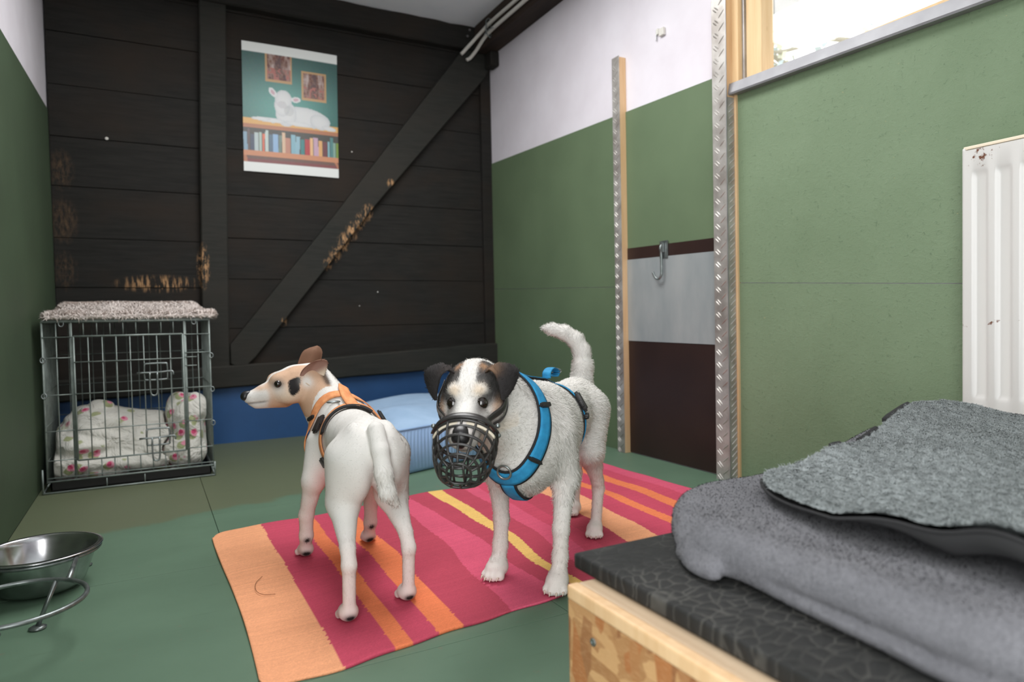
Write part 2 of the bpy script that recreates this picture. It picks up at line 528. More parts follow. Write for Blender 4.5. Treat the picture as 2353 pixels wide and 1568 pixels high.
# right wall: plaster with the window opening, green boards in front
WY0, WY1, WZ0, WZ1 = -0.2, 1.905, 1.43, 2.15
wr = MB()
T = XR + 0.10
wr.box((XR, YF - 0.1, 0), (T, YB + 0.1, WZ0)); wr.box((XR, YF - 0.1, WZ1), (T, YB + 0.1, ZC))
wr.box((XR, WY1, WZ0), (T, YB + 0.1, WZ1)); wr.box((XR, YF - 0.1, WZ0), (T, WY0, WZ1))
wr = struct(wr.build('wall_right', M['white']))
def zd(y): return 1.556 + 0.0395 * (y - 2.62)
def zs(y): return 0.742 + 0.06 * (y - 1.86) if y < 2.2 else 0.766 + 0.042 * (y - 2.63)
def board(y0, y1, lo, hi, m_, x=1.94):
    b = MB().prism([(y0, lo(y0)), (y1, lo(y1)), (y1, hi(y1)), (y0, hi(y0))], x, XR + 0.002, 0).build('wall_panel', m_, wr)
    return b
z0 = lambda y: 0.001
g = 0.0012
board(2.53, 3.868, z0, lambda y: zs(y) - g, M['green']); board(2.53, 3.868, lambda y: zs(y) + g, zd, M['green'])
board(1.90, 2.53, lambda y: 0.90, zd, M['green'])
board(YF, 1.838, z0, lambda y: zs(y) - g, M['green_osb'], 1.938); board(YF, 1.838, lambda y: zs(y) + g, lambda y: 1.432 + 0.028 * (y - 1.86), M['green_osb'], 1.938)
MB().box((1.928, 1.838, 0.001), (XR, 1.848, 1.43), 0.001).build('pine_strip', M['pine'], wr)
# small cable clip left on the plaster
ck = empty('cable_clip', (XR, 2.26, 1.81))
MB().box((1.930, 2.232, 1.797), (1.9449, 2.262, 1.828), 0.003).box((1.934, 2.268, 1.812), (1.9449, 2.282, 1.836), 0.002).build('clip_body', M['cable'], ck)
MB().tube([(1.938, 2.286, 1.79), (1.938, 2.284, 1.835)], 0.003).build('clip_nail', M['alu'], ck)
tag(ck, 'small white cable clip alone on the white plaster above the hatch', 'clip')

# window 1 with pine frame, sash, pane and aluminium sill
wn = struct(empty('window_1', (1.97, 1.0, 1.45)))
MB().box((1.925, 1.822, 1.455), (2.03, 1.918, WZ1), 0.003).build('jamb', M['pine_w'], wn)
MB().box((1.945, 1.812, 1.455), (1.965, 1.822, WZ1), 0.002).build('seal_strip', M['alu'], wn)
MB().box((1.955, 1.742, 1.455), (2.02, 1.812, WZ1), 0.004).build('sash', M['pine_w'], wn)
MB().box((1.955, WY0 + 0.09, 1.44), (2.02, 1.742, 1.476), 0.003).build('sash', M['pine_w'], wn)
MB().box((1.955, WY0, 1.44), (2.02, WY0 + 0.09, WZ1), 0.004).build('sash', M['pine_w'], wn)
MB().box((1.955, WY0 + 0.09, WZ1 - 0.07), (2.02, 1.742, WZ1), 0.003).build('sash', M['pine_w'], wn)
mg, tg, bgm = nt('window_glass')
for n_ in list(tg.nodes):
    if n_.type == 'BSDF_PRINCIPLED': tg.nodes.remove(n_)
tr = N(tg, 'ShaderNodeBsdfTransparent'); gl = N(tg, 'ShaderNodeBsdfGlossy'); mx = N(tg, 'ShaderNodeMixShader'); mx.inputs[0].default_value = 0.05
gl.inputs['Roughness'].default_value = 0.02
tg.links.new(tr.outputs[0], mx.inputs[1]); tg.links.new(gl.outputs[0], mx.inputs[2])
tg.links.new(mx.outputs[0], [n_ for n_ in tg.nodes if n_.type == 'OUTPUT_MATERIAL'][0].inputs[0])
M['glass'] = mg
MB().box((1.985, WY0 + 0.085, 1.47), (1.991, 1.746, WZ1 - 0.06)).build('pane', mg, wn)
def zsill(y): return 1.43 + 0.0287 * (y - 1.864)
sp = MB()
ya, yb_ = WY0, 1.872
v = []
for y in (ya, yb_):
    z = zsill(y)
    v += [(1.9375, y, z), (1.905, y, z - 0.002), (1.902, y, z + 0.004), (1.910, y, z + 0.040), (1.96, y, z + 0.047), (1.96, y, z + 0.03)]
f = [[k, (k + 1) % 6, (k + 1) % 6 + 6, k + 6] for k in range(6)] + [list(range(6)), list(range(11, 5, -1))]
sp.add(v, f).build('window_sill', mat('dull_aluminium', srgb(150, 150, 153), 0.5, 0.4, c2=srgb(138, 138, 141), ns=12), wn)

# door 1: the dogs' hatch with plywood panel, sheet metal and hook, between two guide posts
d1 = struct(empty('door_1', (1.94, 2.2, 0)))
MB().prism([(1.90, 0.004), (2.51, 0.004), (2.51, 0.935), (1.90, 0.92)], 1.938, 1.953, 0).build('hatch_panel', M['brownply'], d1)
MB().prism([(1.90, 0.508), (2.506, 0.515), (2.506, 0.883), (1.90, 0.868)], 1.9355, 1.9378, 0).build('metal_sheet', M['sheet'], d1)
hk = empty('hook', (1.935, 2.25, 0.9), 0, d1); hk.matrix_parent_inverse = world_of(d1).inverted()
MB().box((1.931, 2.225, 0.868), (1.9365, 2.275, 0.942), 0.002).box((1.918, 2.243, 0.892), (1.931, 2.258, 0.935), 0.004).build('bracket', M['zinc'], hk)
MB().tube(catmull([(1.922, 2.25, 0.925), (1.914, 2.25, 0.91), (1.920, 2.252, 0.888), (1.920, 2.250, 0.83), (1.919, 2.251, 0.80), (1.917, 2.262, 0.783), (1.914, 2.278, 0.785), (1.911, 2.289, 0.80), (1.909, 2.293, 0.812)], 6), 0.0052, 10).build('hook_rod', M['zinc'], hk, True)

def tread(mb, origin, U, V, w, h, mi=0):
    """raised pairs of bars of a tread plate over a w x h face (U across, V up)"""
    U, V = Vector(U), Vector(V); Nn = U.cross(V)
    rows = int(h / 0.0235)
    for i in range(rows):
        s = 1 if i % 2 else -1
        for k in (-1, 1):
            c = Vector(origin) + U * (w / 2 + (0.0 if w < 0.05 else s * w * 0.2) + k * 0.0042) + V * ((i + 0.5) * 0.0235 + k * 0.003)
            a = math.radians(48 * s if w >= 0.05 else 50)
            d = U * math.sin(a) + V * math.cos(a); e = U * math.cos(a) - V * math.sin(a)
            L, B, Hh = 0.0140, 0.0030, 0.0026
            vs = []
            for t_, sc in ((-1, 0.1), (-0.6, 0.8), (0, 1), (0.6, 0.8), (1, 0.1)):
                vs += [c + d * L * t_ + e * B * sc, c + d * L * t_ + Nn * Hh * sc, c + d * L * t_ - e * B * sc]
            fs = []
            for q in range(4):
                fs += [[q * 3, q * 3 + 1, q * 3 + 4, q * 3 + 3], [q * 3 + 1, q * 3 + 2, q * 3 + 5, q * 3 + 4]]
            mb.add([tuple(p) for p in vs], fs, mi)
def lean(z): return 0.0
# near post: timber clad on two sides
g1 = empty('guide_post', (1.917, 1.88, 0), 0, d1); g1.matrix_parent_inverse = world_of(d1).inverted()
MB().box((1.893, 1.851, 0), (XR, 1.915, 1.79), 0.003).build('timber', M['pine'], g1)
p = MB().box((1.890, 1.847, 0.0), (1.8925, 1.917, 1.795), 0.0008)
tread(p, (1.890, 1.917, 0.0), (0, -1, 0), (0, 0, 1), 0.070, 1.79)
p.build('tread_plate', M['tread'], g1, fix=False)
p = MB().box((1.8935, 1.8465, 0.0), (1.9375, 1.8495, 1.42), 0.0008)
tread(p, (1.8935, 1.8465, 0.0), (1, 0, 0), (0, 0, 1), 0.044, 1.42)
p.build('tread_plate', M['tread'], g1, fix=False)
MB().box((1.8885, 1.8452, 0.0), (1.8925, 1.8485, 1.795), 0.001).build('plate_edge', M['alu'], g1)
# far post: bare timber edge towards the hatch, clad on the room side
g2 = empty('guide_post', (1.92, 2.53, 0), 0, d1); g2.matrix_parent_inverse = world_of(d1).inverted()
MB().box((1.908, 2.504, 0), (XR, 2.551, 1.795), 0.002).build('timber', M['pine'], g2)
p = MB().box((1.905, 2.5035, 0.0), (1.9075, 2.556, 1.80), 0.0008)
tread(p, (1.905, 2.556, 0.0), (0, -1, 0), (0, 0, 1), 0.052, 1.80)
p.build('tread_plate', M['tread'], g2, fix=False)

# cables along the ceiling beam
def cable(pts, label):
    o = MB().tube(catmull(pts, 8), 0.0105, 10).build('cable', M['cable'], None, True)
    return tag(o, label, 'cable', 'cables on the ceiling beam')
cable([(1.806, -1.3, 2.345), (1.806, 1.0, 2.345), (1.806, 2.6, 2.343), (1.806, 3.2, 2.342), (1.806, 3.55, 2.345), (1.80, 3.68, 2.33), (1.755, 3.79, 2.27), (1.735, 3.817, 2.245), (1.725, 3.818, 2.236)], 'upper white cable running along the brown ceiling beam into the corner')
cable([(1.806, -1.3, 2.305), (1.806, 1.0, 2.305), (1.806, 2.6, 2.302), (1.806, 3.2, 2.300), (1.806, 3.55, 2.298), (1.806, 3.67, 2.285), (1.80, 3.76, 2.25), (1.785, 3.815, 2.222), (1.76, 3.816, 2.205)], 'lower white cable running along the brown ceiling beam into the corner')
ctie = MB().tube(catmull([(1.793, 3.60, 2.365), (1.789, 3.6, 2.33), (1.791, 3.6, 2.29), (1.818, 3.6, 2.275), (1.818, 3.6, 2.37)], 5, True), 0.004, 6, closed=True)
ctie.tube([(1.79, 3.6, 2.30), (1.778, 3.56, 2.292), (1.785, 3.50, 2.283)], 0.003, 6).tube([(1.79, 3.6, 2.29), (1.772, 3.585, 2.277)], 0.004, 6)
tag(ctie.build('cable_tie', M['zinc'], None, True), 'grey cable tie with loose end holding the two white cables to the beam', 'cable tie')

# the outside seen through the window: ground, eave and a pale tree
struct(MB().box((2.2, -20, -0.3), (40, 30, -0.2)).build('ground', mat('pale_gravel', srgb(190, 186, 176), 0.9)))
M['eave'] = mat('grey_eave_boards', srgb(112, 114, 104), 0.8, c2=srgb(96, 98, 88), ns=6)
struct(MB().prism([(2.05, 2.20), (2.52, 1.965), (2.56, 2.01), (2.05, 2.30)], -1.5, 4.5, 1).build('trim_8', M['eave']))
def tree(x, y, h, label):
    t = empty('tree', (x, y, -0.2))
    tb = MB()
    rng = np.random.default_rng(3)
    def limb(p, d, L, r, depth):
        q = p + d * L
        midp = (p + q) / 2 + rng.normal(0, 0.06 * L, 3)
        tb.tube(catmull([p, midp, q], 3), list(np.linspace(r, r * 0.6, 7)), 6)
        ends.append(q); ends.append(midp)
        if depth > 0:
            for _ in range(3):
                nd = d + rng.normal(0, 0.55, 3); nd[2] = abs(nd[2]) * 0.8 + 0.1; nd /= np.linalg.norm(nd)
                limb(q, nd, L * 0.72, r * 0.58, depth - 1)
    ends = []
    limb(np.array([x, y, -0.2]), np.array([0.05, 0, 1.0]), h * 0.36, 0.10, 4)
    tb.build('trunk', mat('pale_bark', srgb(176, 168, 150), 0.9), t, True)
    v, f, c = [], [], []
    E_ = np.array(ends)
    for i in range(5200):
        p = E_[rng.integers(8, len(E_))] + rng.normal(0, 0.20, 3)
        a = rng.normal(0, 1, 3); a /= np.linalg.norm(a); b = np.cross(a, rng.normal(0, 1, 3)); b /= np.linalg.norm(b)
        L, Wd = 0.085, 0.035
        n0 = len(v)
        v += [p, p + a * L * 0.5 + b * Wd, p + a * L, p + a * L * 0.5 - b * Wd]
        f.append([n0, n0 + 1, n0 + 2, n0 + 3])
        col = np.array(srgb(226, 226, 204)[:3]) * rng.uniform(0.75, 1.1) if rng.random() < 0.7 else np.array(srgb(206, 218, 220)[:3])
        c += [col] * 4
    lo = pydata('foliage', v, f, vcol_mat('pale_leaves', 0.7), t, False, np.array(c))
    lo['kind'] = 'stuff'
    tag(t, label, 'tree')
tree(5.6, 3.4, 4.6, 'pale leafy tree outside, seen through the window')
# ================================================================== poster
def poster():
    x0, x1, zt, zb = 0.485, 0.988, 2.13, 1.444
    nu, nv = 150, 200
    U, V = np.meshgrid(np.linspace(0, 1, nu), np.linspace(0, 1, nv))
    img = np.zeros((nv, nu, 3))
    L = lambda r, g, b: np.array(srgb(r, g, b)[:3])
    rng = np.random.default_rng(5)
    P = (V - 0.075) / (0.925 - 0.075)          # picture coordinate between the two white bands
    c = np.exp(-(((U - 0.45) / 0.5) ** 2 + ((P - 0.48) / 0.3) ** 2))[..., None]
    img[:] = L(56, 92, 88) * (1 - c) + L(88, 160, 150) * c
    nz = rng.random((nv, nu))
    k = np.ones((5, 3)) / 15
    def sm(a):
        b = a.copy()
        for ax, n in ((0, 4), (1, 1)):
            b = sum(np.roll(b, s, ax) for s in range(-n, n + 1)) / (2 * n + 1)
        return b
    streak = sm(nz); streak = (streak - streak.mean()) / streak.std()
    def frame(u0, u1, p0, p1, seed):
        m = (U > u0) & (U < u1) & (P > p0) & (P < p1)
        img[m] = L(196, 156, 108)
        mi = (U > u0 + 0.02) & (U < u1 - 0.02) & (P > p0 + 0.015) & (P < p1 - 0.02)
        base = L(150, 120, 110) + (streak[..., None] * 0.10)
        img[mi] = np.clip(base, 0.03, 0.6)[mi]
        d = mi & (np.abs(U - (u0 + u1) / 2) < 0.035 + 0.05 * (P - p0)) & (streak > -0.3)
        img[d] = L(92, 62, 62)
        r = mi & (P > p1 - 0.13) & (streak > 0.5); img[r] = L(176, 104, 92)
    frame(0.23, 0.51, -0.02, 0.25, 1); frame(0.61, 0.875, 0.11, 0.38, 2)
    # shelf, books
    m = (P > 0.60) & (P < 0.685); img[m] = L(226, 176, 104)
    m = (P > 0.655) & (P < 0.69); img[m] = L(184, 124, 92)
    m = (P > 0.69) & (P < 0.90); img[m] = L(78, 78, 74)
    u = 0.0
    pal = [(140, 170, 190), (110, 95, 95), (80, 90, 110), (190, 205, 205), (180, 200, 190), (226, 120, 92), (200, 215, 210), (96, 120, 140), (150, 185, 220), (120, 140, 130), (222, 190, 160), (196, 140, 120), (140, 185, 200), (150, 190, 205), (70, 140, 140), (186, 70, 76), (236, 190, 140), (205, 170, 190), (228, 176, 116), (120, 74, 80), (140, 190, 200), (90, 140, 140), (140, 175, 160), (130, 160, 74), (90, 70, 66), (220, 210, 190)]
    i = 0
    while u < 1.0:
        w = rng.uniform(0.026, 0.058)
        top = 0.70 + rng.uniform(0, 0.06)
        sl = rng.uniform(-0.06, 0.06) if rng.random() < 0.4 else 0
        uu = U + sl * (P - 0.8)
        m = (uu > u) & (uu < u + w - 0.005) & (P > top) & (P < 0.90)
        img[m] = L(*pal[i % len(pal)]); u += w; i += 1
    m = (P > 0.895) & (P < 0.945); img[m] = L(212, 148, 112)
    m = (P >= 0.945); img[m] = L(122, 96, 88)
    m = (P > 0.975) & (P <= 1.0); img[m] = L(140, 84, 84)
    m = (P >= 0.945) & (np.abs(U - 0.01 - (P - 0.945) * 0.2) < 0.02) | (P >= 0.945) & (np.abs(U - 0.97 - (P - 0.945) * 0.6) < 0.015); img[m] = L(190, 130, 100)
    # the lamb
    def ell(cu, cp, ru, rp, ang=0):
        a, b = U - cu, (P - cp)
        ca, sa = math.cos(ang), math.sin(ang)
        return ((a * ca + b * sa) / ru) ** 2 + ((-a * sa + b * ca) / rp) ** 2
    W_, G_ = L(222, 224, 224), L(180, 186, 192)
    for args in ((0.67, 0.545, 0.245, 0.09, 0.12), (0.80, 0.575, 0.11, 0.07, 0.2), (0.44, 0.53, 0.11, 0.12, -0.1), (0.40, 0.46, 0.08, 0.10), (0.28, 0.605, 0.16, 0.022, 0.02), (0.18, 0.60, 0.10, 0.016, 0), (0.58, 0.615, 0.16, 0.022, 0.05), (0.90, 0.625, 0.08, 0.022, 0.1), (0.415, 0.40, 0.088, 0.085)):
        d = ell(*args); m = d < 1
        sh = np.clip(d, 0, 1)[..., None] ** 2 * 0.5
        img[m] = (W_ * (1 - sh) + G_ * sh)[m]
    m = ell(0.47, 0.50, 0.05, 0.05, 0.5) < 1; img[m] = img[m] * 0.86
    for args in ((0.305, 0.345, 0.05, 0.03, 0.8), (0.545, 0.39, 0.05, 0.026, -0.1)):
        m = ell(*args) < 1; img[m] = W_
        m = ell(*args) < 0.3; img[m] = L(206, 170, 180)
    m = ell(0.40, 0.45, 0.045, 0.035) < 1; img[m] = L(206, 206, 208)
    img = np.clip(img * 0.86 + rng.normal(0, 0.006, img.shape), 0.01, 1)
    m = (V < 0.075) | (V > 0.925); img[m] = L(224, 227, 224)
    # slightly curled sheet, 1 mm thick
    y = YB - 0.012 - 0.004 * np.sin(U * 3.1) - 0.003 * (V - 0.5) ** 2
    X, Z = x0 + (x1 - x0) * U - 0.008 * (V - 0.0), zt + (zb - zt) * V
    v = np.stack([X, y, Z], -1).reshape(-1, 3)
    vb = v + np.array([0, 0.0012, 0])
    idx = np.arange(nu * nv).reshape(nv, nu)
    f = np.stack([idx[:-1, :-1], idx[1:, :-1], idx[1:, 1:], idx[:-1, 1:]], -1).reshape(-1, 4)
    nb = nu * nv
    cols = np.concatenate([img.reshape(-1, 3), np.tile(L(214, 214, 212), (4, 1))])
    corners = [idx[0, 0], idx[0, -1], idx[-1, -1], idx[-1, 0]]
    v = np.concatenate([v, vb[corners]])
    o = pydata('poster', v, list(f) + [[nb, nb + 1, nb + 2, nb + 3]], vcol_mat('poster_print', 0.35, 0.4), None, True, cols)
    tag(o, 'poster of a white lamb lying on a bookshelf, on the dark plank wall', 'poster')
poster()

# ================================================================== radiator
def radiator():
    t = empty('radiator', (1.88, 0.65, 0.335))
    y0, y1, z0, z1, x = 0.25, 1.003, 0.345, 1.03, 1.85
    # ribbed front skin: rounded channels pressed into the sheet
    ys, xs = [], []
    n = int((y1 - y0) / 0.054)
    for i in range(n + 1):
        yc = y1 - 0.022 - i * 0.054
        if yc < y0 + 0.03: break
        for dy, dx in ((0.012, 0), (0.008, 0.0012), (0.003, 0.008), (-0.003, 0.010), (-0.017, 0.010), (-0.023, 0.008), (-0.028, 0.0012), (-0.032, 0)):
            ys.append(yc + dy - 0.006); xs.append(dx)
    zrow = [(z0, 0), (z0 + 0.045, 0), (z0 + 0.055, 0.5), (z0 + 0.065, 1), (z1 - 0.075, 1), (z1 - 0.06, 0.5), (z1 - 0.052, 0), (z1 - 0.004, 0), (z1, -1)]
    Y = [y1] + ys + [y0]; D = [0] + xs + [0]
    v, f = [], []
    for z, k in zrow:
        for a, d in zip(Y, D): v.append((x + (d * k if k >= 0 else 0.012), a, z))
    w = len(Y)
    for r in range(len(zrow) - 1):
        for c in range(w - 1): f.append([r * w + c, r * w + c + 1, (r + 1) * w + c + 1, (r + 1) * w + c])
    o = pydata('front_panel', v, f, M['enamel'], t)
    o.data.set_sharp_from_angle(angle=math.radians(50))
    MB().box((x + 0.014, y0 + 0.02, z0 + 0.01), (1.925, y1 - 0.012, z1 - 0.012), 0.004).build('core', M['enamel'], t)
    MB().box((x + 0.004, y1 - 0.002, z0 + 0.0), (1.922, y1 + 0.006, z1 + 0.004), 0.003).build('side_cover', M['enamel'], t)
    tp = MB()
    tp.box((x + 0.006, y0, z1), (x + 0.014, y1 + 0.004, z1 + 0.008), 0.002).box((1.912, y0, z1), (1.92, y1 + 0.004, z1 + 0.008), 0.002)
    for i in range(30): tp.box((x + 0.012, y0 + 0.01 + i * 0.0245, z1 + 0.001), (1.914, y0 + 0.018 + i * 0.0245, z1 + 0.005))
    tp.build('top_grille', mat('yellowed_enamel', srgb(222, 208, 186), 0.4), t)
    for yy in (y0 + 0.1, y1 - 0.14): MB().box((1.918, yy, z0 + 0.1), (1.9372, yy + 0.04, z1 - 0.1)).build('wall_bracket', M['enamel'], t)
    tag(t, 'white ribbed panel radiator with chipped enamel on the green board wall', 'radiator')
radiator()

# ================================================================== rug
def rug():
    C4 = {'o': (238, 168, 126), 'm': (198, 80, 102), 'd': (184, 76, 94), 'p': (212, 92, 118), 'O': (232, 130, 88), 'y': (234, 192, 114)}
    # stripe edges (x) at the near and the far end, and colour of the stripe that starts there
    st = [(0.0, 0.0, 'o'), (0.291, 0.288, 'm'), (0.393, 0.400, 'O'), (0.43, 0.445, 'm'), (0.49, 0.500, 'O'), (0.547, 0.574, 'd'), (0.625, 0.650, 'd'), (0.665, 0.735, 'p'), (0.80, 0.795, 'd'), (0.845, 0.88, 'y'),
          (0.872, 0.935, 'd'), (0.93, 1.015, 'p'), (1.0, 1.07, 'm'), (1.06, 1.12, 'd'), (1.13, 1.235, 'o'), (1.235, 1.34, 'm'), (1.345, 1.395, 'O'), (1.39, 1.435, 'm'), (1.465, 1.52, 'O'), (1.515, 1.575, 'm'), (1.60, 1.63, 'p')]
    nx, ny = 420, 320
    rng = np.random.default_rng(11)
    a, b = np.meshgrid(np.linspace(0, 1, nx), np.linspace(0, 1, ny))
    xl = 0.150 + 0.006 * np.sin(b * 5); xr = 1.69 + 0.004 * np.sin(b * 4 + 1)
    X = xl + (xr - xl) * a
    yn = 1.222 + 0.118 * (X - 0.29) - 0.012 * np.exp(-((X - 0.3) / 0.1) ** 2) + 0.003 * np.sin(X * 40)
    yf = 2.205 + 0.150 * (X - 0.28) + 0.006 * np.sin(X * 9) + 0.004 * np.sin(X * 23 + 1)
    # rounded corners
    r = 0.04
    ins = np.where(X - 0.15 < r, r - np.sqrt(np.clip(r * r - (r - (X - 0.15)) ** 2, 0, None)), 0) + np.where(1.69 - X < r, r - np.sqrt(np.clip(r * r - (r - (1.69 - X)) ** 2, 0, None)), 0)
    yn = yn + ins; yf = yf - ins
    Y = yn + (yf - yn) * b
    Z = 0.0065 + 0.0012 * np.sin(X * 11 + Y * 5) * np.sin(Y * 9) + 0.0007 * np.sin(X * 31) * np.sin(Y * 27 + 2)
    tn = b + 0.0
    cols = np.zeros((ny, nx, 3))
    wob = 0.006 * np.sin(b * 8 + 0.6) + 0.004 * np.sin(b * 17 + a * 9)
    jag = np.repeat(rng.normal(0, 0.0007, (ny // 2 + 1, 1)), 2, 0)[:ny]
    for n_, f_, k in st:
        e = n_ + (f_ - n_) * tn
        m = X + wob * np.clip((X - 0.35) * 4, 0.15, 1.2) + jag > e
        cols[m] = srgb(*C4[k])[:3]
    e = 1.18 + 0.08 * tn; m = (X > e) & (X < e + 0.02 + 0.05 * np.sin(tn * 3.1) ** 2); cols[m] = srgb(*C4['o'])[:3]
    weave = 1 + 0.05 * rng.normal(0, 1, (ny, 1)) * 0.6 + 0.03 * rng.normal(0, 1, (ny, nx))
    cols *= weave[..., None]
    cols = np.clip(cols * 1.0, 0, 1)
    top = np.stack([X, Y, Z], -1).reshape(-1, 3)
    idx = np.arange(nx * ny).reshape(ny, nx)
    f = np.stack([idx[:-1, :-1], idx[:-1, 1:], idx[1:, 1:], idx[1:, :-1]], -1).reshape(-1, 4).tolist()
    ring = np.concatenate([idx[0, :], idx[1:, -1], idx[-1, -2::-1], idx[-2:0:-1, 0]])
    low = top[ring].copy(); low[:, 2] = 0.0006
    n0 = len(top)
    L = len(ring)
    f += [[int(ring[i]), n0 + i, n0 + (i + 1) % L, int(ring[(i + 1) % L])] for i in range(L)]
    f.append([n0 + i for i in range(L)][::-1])
    m, t, bs = nt('woven_cotton')
    at = N(t, 'ShaderNodeVertexColor', layer_name='Col')
    nz = noise(t, coords(t, 'World', (1, 3.0, 1)), 320, 2)
    nl = noise(t, coords(t, 'World'), 7, 4)
    c = mix(t, 0.35, at.outputs[0], ramp(t, nz, 0.3, 0.7, (0.6, 0.6, 0.6, 1), (1.15, 1.15, 1.15, 1)), 'MULTIPLY')
    c = mix(t, 0.18, c, ramp(t, nl, 0.35, 0.65, (0.7, 0.7, 0.7, 1), (1.1, 1.1, 1.1, 1)), 'MULTIPLY')
    t.links.new(c, bs.inputs['Base Color'])
    bs.inputs['Roughness'].default_value = 0.95
    bs.inputs['Specular IOR Level'].default_value = 0.1
    bump(t, bs, nz, 0.3, 0.001)
    o = pydata('rug', np.concatenate([top, low]), f, m, None, True, np.concatenate([cols.reshape(-1, 3), cols.reshape(-1, 3)[ring]]))
    tag(o, 'pink and orange striped woven rug under the two dogs', 'rug')
    # a loose curled hair on the pale end
    h = MB().tube(catmull([(0.225, 1.74, 0.0095), (0.205, 1.70, 0.0098), (0.2, 1.65, 0.0097), (0.212, 1.62, 0.0095), (0.235, 1.61, 0.0093)], 6), 0.0006, 5)
    tag(h.build('hair_strand', mat('brown_hair', srgb(130, 84, 54), 0.7), None, True), 'single curled brown hair on the pale orange end of the rug', 'hair')
rug()

# ================================================================== feeding bowl on its stand
def bowl():
    c = (-0.245, 1.955, 0)
    b = empty('steel_bowl', (c[0], c[1], 0.005))
    prof = [(0.0, 0.010), (0.060, 0.009), (0.078, 0.012), (0.088, 0.020), (0.112, 0.086), (0.116, 0.098), (0.120, 0.1015), (0.1285, 0.1005), (0.1305, 0.0985), (0.129, 0.0965), (0.122, 0.0975), (0.1195, 0.096), (0.115, 0.084), (0.092, 0.018), (0.082, 0.008), (0.062, 0.005), (0.0, 0.005)]
    MB().lathe(prof, c, 96).build('bowl_body', M['steel'], b, True)
    tag(b, 'stainless steel dog bowl with wide rim by the left wall', 'bowl')
    # stand for two bowls: the far ring carries the bowl, the near ring is empty
    n = (-0.247, 1.603, 0.094)
    s = empty('bowl_stand', (c[0], 1.78, 0))
    circ = lambda o, r, z: [(o[0] + r * math.cos(a), o[1] + r * math.sin(a), z) for a in np.linspace(0, 2 * math.pi, 72, endpoint=False)]
    MB().tube(circ(n, 0.122, 0.094), 0.0048, 10, closed=True).build('empty_ring', M['zinc'], s, True)
    MB().tube(circ(c, 0.1235, 0.0905), 0.0045, 10, closed=True).build('holding_ring', M['zinc'], s, True)
    for sg in (1, -1):
        MB().tube([(n[0] + sg * 0.082, n[1] + 0.092, 0.094), (c[0] + sg * 0.082, c[1] - 0.094, 0.0905)], 0.0052, 10).build('cross_bar', M['zinc'], s, True)
    for (x, y), (fx, fy) in (((n[0] + 0.06, n[1] + 0.106), (-0.222, 1.700)), ((n[0] - 0.06, n[1] + 0.106), (-0.300, 1.700)), ((n[0] - 0.092, n[1] - 0.080), (-0.345, 1.53)), ((n[0] - 0.121, n[1] + 0.01), (-0.366, 1.62)), ((c[0] + 0.07, c[1] + 0.102), (-0.165, 2.09)), ((c[0] - 0.07, c[1] + 0.102), (-0.325, 2.09))):
        lg = MB().tube([(x, y, 0.094), (fx, fy, 0.006)], 0.0045, 8).build('leg', M['zinc'], s, True)
        MB().lathe([(0.0, 0.001), (0.0155, 0.001), (0.0165, 0.004), (0.010, 0.0075), (0.0, 0.008)], (fx, fy, 0), 18).build('foot', M['zinc'], lg, True)
    tag(s, 'zinc wire stand with an empty ring beside the steel bowl', 'bowl stand')
bowl()

